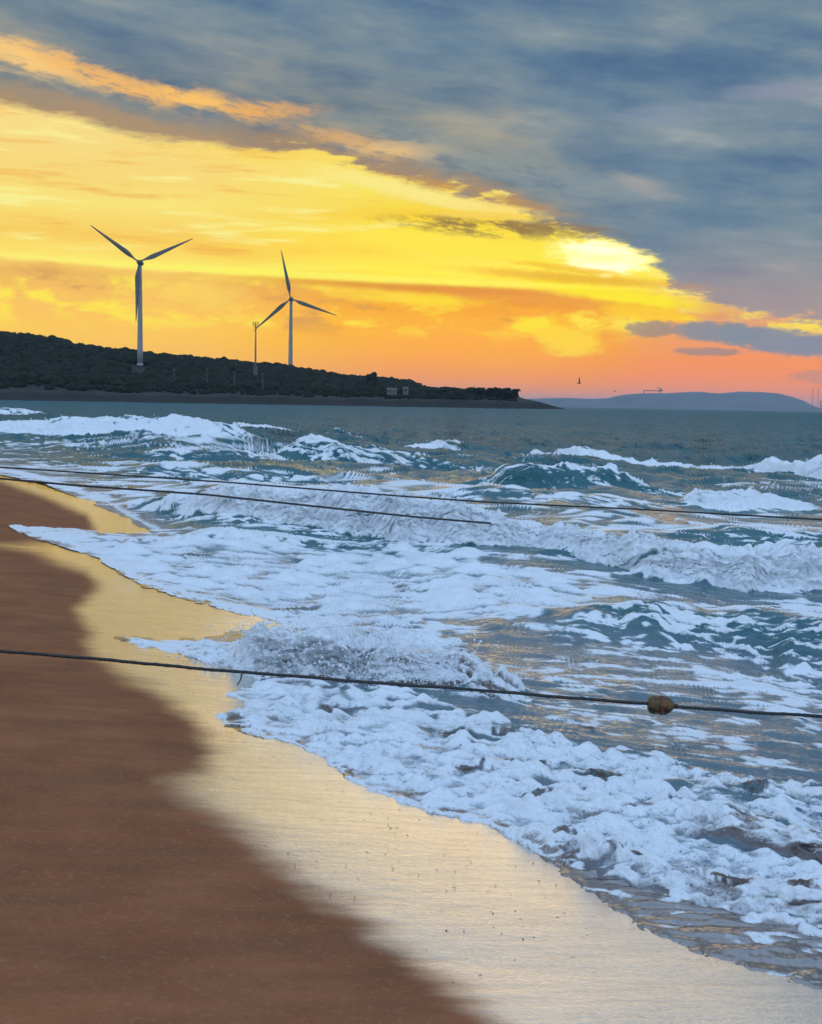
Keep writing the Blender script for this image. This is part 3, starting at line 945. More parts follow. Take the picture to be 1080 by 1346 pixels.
wetb = principled(g3, Base_Color=wetc, Roughness=g3.smooth(st, .3, .7, .10, .19), IOR=3.4, Normal=bg_)
wetb.inputs['Specular IOR Level'].default_value = 0.9
ms = g3.n.new('ShaderNodeMixShader')
g3.put(ms.inputs[0], wet)
g3.l.new(dry.outputs[0], ms.inputs[1])
wgl = g3.n.new('ShaderNodeBsdfGlossy')
g3.put(wgl.inputs['Roughness'], g3.smooth(st, .3, .7, .05, .13)); g3.put(wgl.inputs['Normal'], bg_)
g3.put(wgl.inputs['Color'], (1.0, .95, .87))
wm = g3.n.new('ShaderNodeMixShader'); g3.put(wm.inputs[0], g3.smooth(st2 * .6 + mid_n * .4, .30, .62, .50, .86))
g3.l.new(wetb.outputs[0], wm.inputs[1]); g3.l.new(wgl.outputs[0], wm.inputs[2])
g3.l.new(wm.outputs[0], ms.inputs[2])
g3.l.new(ms.outputs[0], o3.inputs['Surface'])

keep = (sd_sea > -1.0) & ((shore_s(X, Y) > -14) | (Rr > 60))
me = grid_mesh('sea', Xo, Yo, zz, keep, {'foam': FO, 'murk': murk, 'churn': pk})
me.materials.append(m_sea)
sea = bpy.data.objects.new('sea', me)
C.objects.link(sea)
sea['kind'] = 'structure'

# ---- beach
bphi = np.concatenate([leftc[::-1][:-1], np.linspace(-math.radians(21.5), math.radians(21.5), 420), -leftc[1:]])
br = np.exp(np.concatenate([np.linspace(math.log(.25), math.log(2.6), 24)[:-1], np.linspace(math.log(2.6), math.log(40), 620), np.linspace(math.log(41), math.log(26000), 80)]))
BP, BR = np.meshgrid(bphi, br, indexing='ij')
bX, bY = BR * np.sin(BP), BR * np.cos(BP)
bz = beach_z(bX, bY)
bU, bV = BP * F, EYE * F / BR
bw_ = perlin(bU / 90, bV / 22, 205) * 9 + perlin(bU / 34, bV / 9, 206) * 3
swet = sdf(bU, bV, wet_poly) + bw_ * np.clip((bV - 60) / 300, 0.1, 1)
soft = np.clip(bV * 0.20, 7, 120)
wet = sstep(-soft * 0.45, soft * 0.55, swet)
tip = np.hypot((bU - UV(*to_ground(130, 935))[0]) / 90, (bV - UV(*to_ground(130, 935))[1]) / 22)
me = grid_mesh('beach', bX, bY, bz, None, {'wet': wet})
me.materials.append(m_sand)
beach = bpy.data.objects.new('beach', me)
C.objects.link(beach)
beach['kind'] = 'structure'

# ------------------------------------------------------------------ mesh builder


class MB:
    def __init__(self):
        self.v, self.f = [], []
        self.nv = 0

    def add(self, v, f):
        v = np.asarray(v, float).reshape(-1, 3)
        self.v.append(v)
        self.f += [tuple(i + self.nv for i in q) for q in f]
        self.nv += len(v)

    def tube(self, pts, rad, sides=8, cap=True):
        pts = [np.asarray(p, float) for p in pts]
        if np.isscalar(rad):
            rad = [rad] * len(pts)
        V, Fc = [], []
        prev = None
        for i, p in enumerate(pts):
            d = pts[min(i + 1, len(pts) - 1)] - pts[max(i - 1, 0)]
            d = d / (np.linalg.norm(d) + 1e-12)
            if prev is None:
                a = np.array([0, 0, 1.0]) if abs(d[2]) < 0.9 else np.array([1.0, 0, 0])
                e1 = np.cross(d, a)
            else:
                e1 = prev - d * np.dot(prev, d)
            e1 /= np.linalg.norm(e1)
            prev = e1
            e2 = np.cross(d, e1)
            for k in range(sides):
                t = 2 * math.pi * k / sides
                V.append(p + rad[i] * (math.cos(t) * e1 + math.sin(t) * e2))
        for i in range(len(pts) - 1):
            for k in range(sides):
                a, b = i * sides + k, i * sides + (k + 1) % sides
                Fc.append((a, b, b + sides, a + sides))
        if cap:
            Fc.append(tuple(range(sides))[::-1])
            Fc.append(tuple((len(pts) - 1) * sides + k for k in range(sides)))
        self.add(V, Fc)

    def box(self, c, s, rz=0.0):
        c = np.asarray(c, float)
        hx, hy, hz = s[0] / 2, s[1] / 2, s[2] / 2
        V = np.array([(sx * hx, sy * hy, sz * hz) for sx in (-1, 1) for sy in (-1, 1) for sz in (-1, 1)])
        R_ = np.array([[math.cos(rz), -math.sin(rz), 0], [math.sin(rz), math.cos(rz), 0], [0, 0, 1]])
        self.add(V @ R_.T + c, [(0, 1, 3, 2), (4, 6, 7, 5), (0, 4, 5, 1), (2, 3, 7, 6), (0, 2, 6, 4), (1, 5, 7, 3)])

    def build(self, name, mat, parent=None, smooth=False):
        me = bpy.data.meshes.new(name)
        me.from_pydata(np.vstack(self.v).tolist(), [], self.f)
        me.materials.append(mat)
        if smooth:
            me.polygons.foreach_set('use_smooth', np.ones(len(me.polygons), bool))
        me.update()
        o = bpy.data.objects.new(name, me)
        C.objects.link(o)
        if parent is not None:
            o.parent = parent
        return o


def tag(o, label=None, cat=None, group=None, kind=None):
    if label: o['label'] = label
    if cat: o['category'] = cat
    if group: o['group'] = group
    if kind: o['kind'] = kind
    return o


def empty(name, loc, rz=0.0):
    o = bpy.data.objects.new(name, None)
    C.objects.link(o)
    o.location = loc
    o.rotation_euler = (0, 0, rz)
    return o


def flat_mat(name, col, rough=0.7, var=0.15, scale=3.0, metallic=0.0, bmp=0.0):
    m, gg, o = material(name)
    tcn = gg.n.new('ShaderNodeTexCoord').outputs['Object']
    n = gg.noise(tcn, scale, 4, 0.6)
    c2 = tuple(max(0, c * (1 - var * 2)) for c in col)
    c3 = tuple(min(1, c * (1 + var * 2)) for c in col)
    p = principled(gg, Base_Color=gg.mix(gg.smooth(n, .3, .7), c2, c3), Roughness=rough)
    p.inputs['Metallic'].default_value = metallic
    if bmp:
        gg.put(p.inputs['Normal'], bump(gg, n, bmp, 0.6))
    gg.l.new(p.outputs[0], o.inputs['Surface'])
    return m


# ------------------------------------------------------------------ headland
def pxh(px, py, Y):                         # world height of a photo pixel at depth Y
    return at(px, py, Y)[2]


RIDGE_Y = 1100.0
ridge_px = [(-900, 415), (-400, 418), (-150, 425), (0, 434), (40, 438), (70, 443), (100, 450), (150, 456), (180, 460), (215, 463), (260, 468), (300, 472), (330, 475), (345, 476), (400, 483), (430, 488),
            (450, 490), (490, 493), (520, 496), (540, 500), (552, 508), (575, 512), (600, 512), (630, 511), (665, 512), (680, 517), (692, 523), (715, 528), (735, 531), (748, 533.5)]
hx_ = np.array([at(a, b, 1.0)[0] for a, b in ridge_px])       # X/Y
hz_ = np.array([pxh(a, b, RIDGE_Y) for a, b in ridge_px])
shy = np.array([(-.9, 640), (-.36, 760), (-.2, 800), (0, 880), (.06, 900), (.09, 930), (.13, 990), (.14, 1010)])


def land(X, Y):
    a = X / Y
    ysh = np.interp(a, shy[:, 0], shy[:, 1])
    hr = np.interp(a, hx_, hz_, right=-3)
    t = (Y - ysh)
    tree = np.clip((hr - 3) / 20, 0, 1) * 6.0
    top = np.maximum(hr - tree, 1.2)
    tip_ = np.interp(a, [.02, .06, .105, .1225, .128], [1, 1, .6, .25, -.6])
    bank = sstep(0, 14, t) * np.minimum(5.0, top)
    rise = np.clip((t - 30) / (RIDGE_Y - ysh - 30), 0, 1)
    rise = rise * rise * (3 - 2 * rise) * 0.55 + rise * 0.45
    back = 1 - sstep(RIDGE_Y + 40, RIDGE_Y + 420, Y) * 0.9
    z = -1.5 + (bank + 1.5) * sstep(-8, 4, t) * 1.0 + (top - np.minimum(5.0, top)) * rise
    z = z * back
    n = perlin(X / 23, Y / 19, 301) * 1.1 + perlin(X / 8, Y / 7, 302) * 0.5
    z = z + n * sstep(0, 10, t)
    z = np.where(a > .128, -4, z)
    z = z * 1.0
    z = np.where((a > .10) & (a <= .128), np.minimum(z, np.interp(a, [.10, .1285], [6, -1.5])), z)
    return z


ha = np.linspace(-0.85, 0.135, 520)
hy_ = np.concatenate([np.linspace(600, 1000, 200), np.linspace(1004, 1180, 50), np.linspace(1190, 1600, 24)])
HA, HY = np.meshgrid(ha, hy_, indexing='ij')
HX = HA * HY
HZ = land(HX, HY)
m_land, g4, o4 = material('headland_ground')
pos = geo(g4)
x4, y4, z4 = g4.sep(pos)
n4 = g4.noise(pos, 0.06, 6, 0.65)
n5 = g4.noise(pos, 0.5, 4, 0.6)
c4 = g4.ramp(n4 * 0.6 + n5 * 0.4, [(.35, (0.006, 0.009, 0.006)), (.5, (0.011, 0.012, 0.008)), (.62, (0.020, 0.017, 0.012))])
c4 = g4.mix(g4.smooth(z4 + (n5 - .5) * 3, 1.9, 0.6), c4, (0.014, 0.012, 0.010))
p4 = principled(g4, Base_Color=c4, Roughness=0.9, Normal=bump(g4, n5, 1.2, 0.8))
g4.l.new(p4.outputs[0], o4.inputs['Surface'])
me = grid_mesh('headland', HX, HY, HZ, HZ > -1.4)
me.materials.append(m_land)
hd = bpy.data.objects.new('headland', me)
C.objects.link(hd)
hd['kind'] = 'structure'

# woodland over the headland: one mass of crowns


def ico(sub):
    import bmesh
    bm = bmesh.new()
    bmesh.ops.create_icosphere(bm, subdivisions=sub, radius=1)
    v = np.array([tuple(q.co) for q in bm.verts])
    f = np.array([[q.index for q in fc.verts] for fc in bm.faces])
    bm.free()
    return v, f


def tri_mesh(name, V, Ft, mat, parent=None, smooth=False, attrs=None):
    me = bpy.data.meshes.new(name)
    me.vertices.add(len(V))
    me.vertices.foreach_set('co', V.astype(np.float32).ravel())
    me.loops.add(len(Ft) * 3)
    me.loops.foreach_set('vertex_index', Ft.astype(np.int32).ravel())
    me.polygons.add(len(Ft))
    me.polygons.foreach_set('loop_start', np.arange(len(Ft), dtype=np.int32) * 3)
    me.polygons.foreach_set('use_smooth', np.full(len(Ft), smooth))
    me.update()
    me.materials.append(mat)
    for k, a in (attrs or {}).items():
        q = me.attributes.new(k, 'FLOAT', 'POINT')
        q.data.foreach_set('value', a.astype(np.float32).ravel())
    o = bpy.data.objects.new(name, me)
    C.objects.link(o)
    if parent is not None:
        o.parent = parent
    return o


def clumps(cen, rad, sub=2, amp=0.3, seed=0):
    """ragged balls at centres cen with radii rad (n,3)"""
    v, f = ico(sub)
    n = len(cen)
    r = np.random.default_rng(seed)
    V = v[None] * (1 + r.uniform(-amp, amp, (n, len(v), 1)))
    V = V * rad[:, None, :] + cen[:, None, :]
    Fc = f[None] + (np.arange(n) * len(v))[:, None, None]
    return V.reshape(-1, 3), Fc.reshape(-1, 3)


m_leaf, g5, o5 = material('wood_foliage')
pos = geo(g5)
ni = g5.noise(pos, 0.09, 4, 0.6)
nj = g5.noise(pos, 1.2, 3, 0.6)
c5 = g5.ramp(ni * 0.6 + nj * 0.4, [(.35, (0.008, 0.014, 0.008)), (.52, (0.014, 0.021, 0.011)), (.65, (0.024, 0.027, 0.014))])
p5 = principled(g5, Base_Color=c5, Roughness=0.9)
p5.inputs['Specular IOR Level'].default_value = 0.1
g5.l.new(p5.outputs[0], o5.inputs['Surface'])

r5 = np.random.default_rng(5)
N = 9000
ya = r5.uniform(0, 1, N)
aa = np.where(r5.random(N) < .86, r5.uniform(-.37, .085, N), r5.uniform(-.85, -.37, N))
ysh_ = np.interp(aa, shy[:, 0], shy[:, 1])
yy = ysh_ + 38 + ya ** 0.8 * (RIDGE_Y + 30 - ysh_ - 38)
xx = aa * yy
zl = land(xx, yy)
# woods thin out near the shore
pr = perlin(xx / 40, yy / 30, 311) * 0.5 + 0.5
t1 = at(181, 478, 1000)
ok = (r5.random(N) < sstep(30, 90, yy - ysh_) * 0.75 + 0.15 + pr * 0.2)
ok &= ~((np.abs(xx - t1[0] * yy / 1000) < 9) & (yy < 1000) & (yy > 930)) & (np.hypot(xx - t1[0], yy - 1000) > 12)
ok &= (aa < .083)
xx, yy, zl = xx[ok], yy[ok], zl[ok]
sz = r5.uniform(1.8, 4.2, len(xx)) * (1 + 0.25 * perlin(xx / 30, yy / 30, 312))
sz *= np.interp(xx / yy, [-.4, .02, .06, .085], [1, .85, .62, .55])
sz *= np.where(yy - np.interp(xx / yy, shy[:, 0], shy[:, 1]) < 80, .55, 1)
rad = np.stack([sz * r5.uniform(.9, 1.4, len(sz)), sz * r5.uniform(.9, 1.4, len(sz)), sz * r5.uniform(.6, .95, len(sz))], 1)
cen = np.stack([xx, yy, zl + sz * 0.75], 1)
V5, F5 = clumps(cen, rad, 2, 0.28, 6)
# small tufts break up the outline
k = r5.integers(0, len(cen), 9000)
dirv = r5.normal(size=(9000, 3)); dirv[:, 2] = np.abs(dirv[:, 2]); dirv /= np.linalg.norm(dirv, axis=1)[:, None]
c2 = cen[k] + dirv * rad[k] * 0.95
V6, F6 = clumps(c2, np.repeat(r5.uniform(.4, 1.1, (9000, 1)), 3, 1), 1, 0.4, 8)
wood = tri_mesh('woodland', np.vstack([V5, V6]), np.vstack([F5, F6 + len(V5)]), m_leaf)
tag(wood, 'dark wooded mass covering the headland below the wind turbines', 'woodland', kind='stuff')

# trees that stand clear at the headland's tip and on its skyline
m_bark = flat_mat('bark', (0.05, 0.035, 0.025), .9, .2, 1.0)


def tree(px, base_py, top_py, Y, wpx, label, flat=0.55, n=12, seed=0):
    r = np.random.default_rng(seed)
    b = at(px, base_py, Y)
    b[2] = float(land(np.array([b[0]]), np.array([Y]))[0]) - 0.3
    H = max(3.0, at(px, top_py, Y)[2] - b[2])
    Wd = wpx * Y / F
    t = empty('tree', b)
    tag(t, label, 'tree', 'trees that stand clear on the headland skyline')
    m = MB()
    m.tube([(0, 0, 0), (.1 * H * r.uniform(-1, 1), 0, H * .45), (.12 * H * r.uniform(-1, 1), 0, H * .8)], [H * .045, H * .03, H * .015], 6)
    for s in (-1, 1):
        m.tube([(0, 0, H * .4), (s * Wd * .3, 0, H * .72)], [H * .022, H * .01], 5)
    m.build('trunk', m_bark, t)
    c = np.stack([r.uniform(-.42, .42, n) * Wd, r.uniform(-.35, .35, n) * Wd, H * (1 - flat * .5) + r.uniform(-.22, .18, n) * H], 1)
    rd = np.stack([r.uniform(.14, .26, n) * Wd, r.uniform(.14, .26, n) * Wd, r.uniform(.10, .18, n) * H], 1)
    Va, Fa = clumps(c, rd, 2, 0.3, seed)
    kk = r.integers(0, n, n * 5)
    dv = r.normal(size=(n * 5, 3)); dv /= np.linalg.norm(dv, axis=1)[:, None]
    Vb, Fb = clumps(c[kk] + dv * rd[kk], np.repeat(r.uniform(.03, .08, (n * 5, 1)) * Wd, 3, 1), 1, 0.4, seed + 1)
    tri_mesh('crown', np.vstack([Va, Vb]), np.vstack([Fa, Fb + len(Va)]), m_leaf, t)
    return t


for i, (px, bp, tp, w_, lab) in enumerate([
        (566, 528, 510, 26, 'dark low tree just below the drop in the headland skyline'),
        (592, 528, 511, 26, 'dark round tree between the skyline drop and the tallest tip tree'),
        (614, 529, 509, 24, 'dark bushy tree left of the row of tip pines'),
        (636, 529, 508, 30, 'tallest flat topped pine near the headland tip'),
        (655, 529, 510, 28, 'flat topped pine second from the end of the headland tip row'),
        (670, 530, 511, 24, 'last flat topped pine at the very end of the headland row'),
        (488, 512, 490, 14, 'small tree poking above the middle of the wooded skyline'),
        (602, 532, 525, 18, 'low round bush on the shore below the tip trees')]):
    tree(px, bp, tp, 985 if i != 7 else 925, w_, lab, seed=40 + i)

# ------------------------------------------------------------------ wind turbines
m_tower = flat_mat('turbine_paint', (0.30, 0.30, 0.30), .45, .04, .2)
m_blade = flat_mat('blade_backlit_grey', (0.13, 0.12, 0.115), .5, .06, .3)  # white blades against the light: their shade is put into this grey


def turbine(base_px, hub_px, Y, angles, blade_px, label, zb_=None):
    top = at(hub_px[0], hub_px[1], Y)
    b = at(base_px[0], base_px[1], Y)
    if zb_ is not None:
        b[2] = zb_
    b[0] = top[0]
    H = top[2] - b[2]
    sc = Y / F
    root = empty('wind_turbine', b)
    tag(root, label, 'wind turbine', 'wind turbines on the headland')
    m = MB()
    hs = np.linspace(0, H - 1.6, 9)
    m.tube([(0, 0, z) for z in hs], [(2.35 - 1.0 * z / H) * 1.0 for z in hs], 28)
    m.tube([(0, 0, -2), (0, 0, .3)], 2.5, 28)
    m.build('tower', m_tower, root, True)
    for z in (.33, .66):
        m = MB()
        m.tube([(0, 0, H * z - .12), (0, 0, H * z + .12)], (2.35 - 1.0 * z) + .07, 28)
        m.build('tower_flange', m_tower, root, True)
    m = MB()
    ys = [-3.6, -3.0, -1.0, 3.0, 6.5, 7.4]
    rr = [1.3, 1.9, 2.15, 2.1, 1.7, 1.0]
    m.tube([(0, y, H) for y in ys], rr, 16)
    nac = m.build('nacelle', m_blade, root, True)
    m = MB()
    m.tube([(.4, 5.2, H + 1.6), (.4, 5.2, H + 3.4)], .09, 6)
    m.build('weather_mast', m_blade, nac)
    m = MB()
    m.tube([(0, y, H) for y in (-6.6, -6.3, -5.6, -4.6, -3.7)], [.25, .9, 1.55, 1.8, 1.7], 18)
    hub = m.build('hub', m_blade, root, True)
    L = blade_px * sc
    for a in angles:
        t = math.radians(a) + ROLL
        ax = np.array([math.cos(t), 0, math.sin(t)])
        si = np.array([-math.sin(t), 0, math.cos(t)])
        m = MB()
        V, Fc = [], []
        st_ = [(0, .62, .6), (.05, .62, .58), (.10, .9, .5), (.18, 1.75, .42), (.25, 2.0, .38), (.4, 1.65, .28), (.6, 1.15, .2), (.8, .72, .12), (.95, .4, .07), (1, .14, .04)]
        for (q, c, th) in st_:
            off = -0.25 * c + .16
            tw = math.radians(18 * (1 - q) ** 2)
            for k in range(10):
                w = 2 * math.pi * k / 10
                lx = math.cos(w) * c + (off if q > .08 else 0)
                ly = math.sin(w) * th * (1.0 if math.cos(w) > -.3 else .5)
                lx, ly = lx * math.cos(tw) - ly * math.sin(tw), lx * math.sin(tw) + ly * math.cos(tw)
                bend = -1.2 * q * q
                V.append(np.array([0, -5.0, H]) + ax * (1.2 + q * (L - 1.2)) + si * lx + np.array([0, ly + bend, 0]))
        for i in range(len(st_) - 1):
            for k in range(10):
                Fc.append((i * 10 + k, i * 10 + (k + 1) % 10, (i + 1) * 10 + (k + 1) % 10, (i + 1) * 10 + k))
        Fc.append(tuple(range(10))[::-1]); Fc.append(tuple(90 + k for k in range(10)))
        m.add(V, Fc)
        m.build('blade', m_blade, root, True)
    m = MB()
    m.box((0, -2.32, 1.6), (1.1, .12, 2.2))
    m.build('door', m_blade, root)
    return root


turbine((181, 478), (184, 345), 1000, (142.5, 22.5, 266.6), 77, 'larger wind turbine at left with two raised blades, its foot showing on the slope')
turbine((381, 478), (382.5, 393), 1212, (100.5, -20, 220.5), 63.5, 'smaller wind turbine farther right with one blade upright, foot hidden behind the ridge', 26.0)

# ------------------------------------------------------------------ mast, poles, houses on the headland
m_dark = flat_mat('weathered_steel', (0.10, 0.095, 0.09), .6, .1, .5)
m_pale = flat_mat('pale_render', (0.13, 0.125, 0.12), .8, .08, .5)
m_roof = flat_mat('roof_sheet', (0.10, 0.08, 0.075), .7, .1, .5)
m_wood = flat_mat('grey_pole_timber', (0.17, 0.15, 0.13), .85, .1, .7)
m_glass = flat_mat('window_glass', (0.03, 0.035, 0.04), .15, .05, 1)
mb_ = at(334.5, 492, 980)
mt_ = at(336, 424, 980)
H = mt_[2] - mb_[2]
root = tag(empty('telecom_mast', (mt_[0], 980, mb_[2])), 'thin mast with a small crown of antennas touching the smaller turbine\'s lower blade tip', 'mast')
m = MB(); m.tube([(0, 0, -3), (0, 0, H * .5), (0, 0, H)], [.75, .6, .4], 8); m.build('pole', m_dark, root)
for s in (-1.9, -.3, 1.9):
    m = MB(); m.tube([(0, 0, H - 3.2), (s * .6, 0, H - 2.8), (s, 0, H - 2.0)], .22, 6); m.box((s, 0, H - .6), (.65, .5, 3.0)); m.build('antenna', m_dark, root)
m = MB(); m.tube([(0, 0, H - 4.1), (0, 0, H - 3.8)], 1.3, 12); m.build('platform', m_dark, root)
m = MB(); m.box((0, 0, 3), (3, 3, 7)); m.build('equipment_hut', m_dark, root)

for (px, tp, bp, lab) in ((59, 484, 507, 'thin utility pole farthest left on the dark headland'), (229, 484, 503, 'thin utility pole right of the larger turbine\'s foot'),
                          (272, 483, 505, 'thin utility pole midway between the larger turbine and the mast'), (308, 487, 503, 'faint utility pole just left of the telecom mast'),
                          (345, 489, 505, 'faint utility pole just right of the telecom mast')):
    Yp = 905.0
    b, t = at(px, bp, Yp), at(px, tp, Yp)
    zb0 = min(b[2], float(land(np.array([b[0]]), np.array([Yp]))[0])) - .3
    root = tag(empty('utility_pole', (b[0], Yp, zb0)), lab, 'pole', 'utility poles along the headland')
    Hh = t[2] - zb0
    m = MB(); m.tube([(0, 0, 0), (0, 0, Hh)], [.24, .15], 7); m.build('post', m_wood, root)
    m = MB(); m.box((0, 0, Hh - .8), (2.0, .18, .18)); m.build('crossarm', m_wood, root)


def house(px, py, Y, w, d, h, lab, nwin):
    b = at(px, py, Y)
    root = tag(empty('house', (b[0], Y, b[2])), lab, 'house', 'small pale houses on the headland')
    m = MB(); m.box((0, 0, h / 2 - 1.0), (w, d, h + 2)); m.build('wall', m_pale, root)
    m = MB()
    m.add([(-w / 2 - .4, -d / 2 - .4, h), (w / 2 + .4, -d / 2 - .4, h), (w / 2 + .4, d / 2 + .4, h), (-w / 2 - .4, d / 2 + .4, h), (-w / 2, 0, h + 1.6), (w / 2, 0, h + 1.6)],
          [(0, 1, 5, 4), (2, 3, 4, 5), (0, 4, 3), (1, 2, 5), (3, 2, 1, 0)])
    m.build('roof', m_roof, root)
    for i in range(nwin):
        m = MB(); m.box((-w / 2 + w * (i + .5) / nwin, -d / 2 - .03, h * .55), (w / nwin * .45, .12, h * .4)); m.build('window', m_glass, root)
    return root


house(515, 515.5, 905, 7, 5, 1.7, 'long low pale house left of the gabled one on the headland', 4)
house(533, 515.5, 905, 4, 4, 2.4, 'small pale gabled house nearest the low end of the wooded hill', 1)

# ------------------------------------------------------------------ distant land across the bay
DY = 12000.0
dist_px = [(560, 530), (640, 526), (700, 524), (740, 523), (770, 524.5), (800, 523.5), (815, 519.5), (828, 517.8), (844, 517.2), (880, 516.5), (905, 515), (920, 514.8), (935, 516.6), (948, 517), (962, 515.4),
           (973, 514.6), (1000, 515.2), (1023, 517), (1038, 521), (1050, 526), (1062, 533), (1075, 538.5), (1085, 541.5)]
xd = np.array([at(a, b, DY)[0] for a, b in dist_px])
zd = np.array([at(a, b, DY)[2] for a, b in dist_px])
xs = np.linspace(xd[0], xd[-1], 460)
ys = np.linspace(0, 1, 26)
DXg, DT = np.meshgrid(xs, ys, indexing='ij')
prof = np.interp(DXg, xd, zd)
DYg = DY - 800 + DT * 2200
env = np.where(DT < .364, sstep(0, .364, DT) ** .7, 1 - .6 * sstep(.37, 1, DT))
DZ = -6 + (prof + 6) * env + (perlin(DXg / 300, DYg / 260, 401) * 14) * env * (DT < .35)
m_far, g6, o6 = material('hazed_hill_cover')
n6 = g6.noise(geo(g6), 0.004, 6, 0.6)
p6 = principled(g6, Base_Color=g6.mix(g6.smooth(n6, .35, .65), (0.05, 0.07, 0.09), (0.10, 0.12, 0.14)), Roughness=.95)  # bluish tones: part of the haze is put into the hill colour
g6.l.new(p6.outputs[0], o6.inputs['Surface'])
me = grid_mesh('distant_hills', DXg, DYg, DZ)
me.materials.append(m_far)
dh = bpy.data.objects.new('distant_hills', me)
C.objects.link(dh)
dh['kind'] = 'structure'

# gantry crane on the distant hill
m_crane = flat_mat('crane_paint', (0.30, 0.07, 0.05), .6, .1, .01)
k = DY / F
cb = at(846, 518.5, DY)
root = tag(empty('gantry_crane', cb), 'tiny red gantry crane standing on the distant blue hill', 'crane')
m = MB(); m.box((0, 0, 3.2 * k), (1.2 * k, k, 6.4 * k)); m.build('leg', m_crane, root)
m = MB(); m.box((20 * k, 0, 3.0 * k), (1.3 * k, k, 6.4 * k)); m.build('leg', m_crane, root)
m = MB(); m.box((11.5 * k, 0, 5.2 * k), (24 * k, k, 1.3 * k)); m.build('beam', m_crane, root)
m = MB(); m.tube([(22 * k, 0, 6.0 * k), (20 * k, 0, 9.4 * k), (16.5 * k, 0, 8.6 * k)], [1.2 * k, .6 * k, .35 * k], 6); m.box((22 * k, 0, 5.8 * k), (4 * k, k, 3 * k)); m.build('jib', m_crane, root)

m_stack = flat_mat('chimney_red', (0.34, 0.10, 0.08), .7, .1, .01)
for (px, tp, wd, lab) in ((1067, 511, .55, 'thin reddish chimney leftmost beyond the end of the distant hill'), (1074, 511, .55, 'thin reddish chimney in the middle beyond the distant hill'),
                          (1078, 527, 1.3, 'short thick reddish chimney at the right edge beyond the distant hill')):
    Yc = 11000.0
    b, t = at(px, 541, Yc), at(px, tp, Yc)
    root = tag(empty('chimney', (b[0], Yc, -5)), lab, 'chimney', 'chimneys beyond the distant hill')
    kk = Yc / F
    m = MB(); Hh = t[2] + 5; m.tube([(0, 0, 0), (0, 0, Hh * .6), (0, 0, Hh)], [wd * kk * .75, wd * kk * .6, wd * kk * .5], 10); m.build('shaft', m_stack, root)
    m = MB(); m.tube([(0, 0, Hh), (0, 0, Hh + 1.0 * kk * .5)], wd * kk * .65, 10); m.build('cap', m_stack, root)

# two birds low over the sea
m_bird = flat_mat('bird_feathers', (0.06, 0.05, 0.05), .8, .1, 3)


def bird(px, py, Y, span_px, raise_, lab):
    c = at(px, py, Y)
    s = span_px * Y / F / 2
    root = tag(empty('bird', c), lab, 'bird', 'birds over the distant water')
    m = MB(); m.tube([(-.9 * s, 0, 0), (-.4 * s, 0, .05 * s), (.1 * s, 0, .08 * s), (.5 * s, 0, .05 * s), (.75 * s, 0, 0)], [.02 * s, .14 * s, .2 * s, .12 * s, .03 * s], 8); m.build('body', m_bird, root, True)
    for q in (-1, 1):
        m = MB()
        z1, z2 = (.28 * s, .1 * s) if not raise_ else (1.2 * s, 2.4 * s)
        y1, y2 = (q * .9 * s, q * 1.9 * s) if not raise_ else (q * .3 * s, q * .5 * s)
        V = [(-.25 * s, 0, .1 * s), (.25 * s, 0, .1 * s), (.3 * s, y1, z1), (-.15 * s, y1, z1), (-.15 * s, y2, z2)]
        V += [(x, y, z + .06 * s) for x, y, z in V]
        m.add(V, [(0, 1, 2, 3), (3, 2, 4), (5, 8, 7, 6), (8, 9, 7), (0, 5, 6, 1), (1, 6, 7, 2), (2, 7, 9, 4), (4, 9, 8, 3), (3, 8, 5, 0)])
        m.build('wing', m_bird, root)


bird(761, 504, 300, 7, True, 'small dark bird with raised wings, the higher one over the bay')
bird(808, 514, 300, 5, False, 'tiny dark bird gliding level just above the distant hill')

# ------------------------------------------------------------------ ropes and float
m_rope, g7, o7 = material('wet_black_rope')
tcx = g7.n.new('ShaderNodeTexCoord').outputs['Object']
wv7 = g7.n.new('ShaderNodeTexWave'); wv7.wave_type = 'BANDS'; wv7.bands_direction = 'DIAGONAL'
g7.put(wv7.inputs['Vector'], tcx); wv7.inputs['Scale'].default_value = 22
p7 = principled(g7, Base_Color=g7.mix(S(g7, wv7.outputs['Fac']), (0.012, 0.011, 0.012), (0.04, 0.034, 0.03)), Roughness=.45, Normal=bump(g7, S(g7, wv7.outputs['Fac']), .004, .8))
g7.l.new(p7.outputs[0], o7.inputs['Surface'])


def rope(pts_px, Ys, rad, lab, name='rope', wob=0.0):
    xs = [p[0] for p in pts_px]
    P = []
    N = 160
    for i in range(N + 1):
        x = xs[0] + (xs[-1] - xs[0]) * i / N
        y = np.interp(x, xs, [p[1] for p in pts_px])
        Yv = np.interp(x, np.linspace(xs[0], xs[-1], len(Ys)), Ys)
        p = at(x, y, Yv)
        p[2] += wob * math.sin(i * .31) * .5 + wob * math.sin(i * .83 + 1) * .4
        P.append(p)
    o_ = P[0].copy()
    root = empty(name, o_)
    tag(root, lab, 'rope', 'ropes stretched over the surf')
    m = MB()
    m.tube([p - o_ for p in P], rad, 8)
    # second lay twisted round the first
    Q = []
    L = 0
    for i in range(N * 6 + 1):
        f_ = i / 6
        j = min(int(f_), N - 1)
        p = P[j] * (1 - (f_ - j)) + P[j + 1] * (f_ - j)
        Q.append(p - o_)
    m.build('line', m_rope, root, True)
    m2 = MB()
    seg = np.linalg.norm(P[-1] - P[0]) / (N * 6)
    tw = [q + np.array([0, math.cos(i * seg * 40), math.sin(i * seg * 40)]) * rad * .45 for i, q in enumerate(Q)]
    m2.tube(tw, rad * .72, 6)
    m2.build('strand', m_rope, root, True)
    return root, P


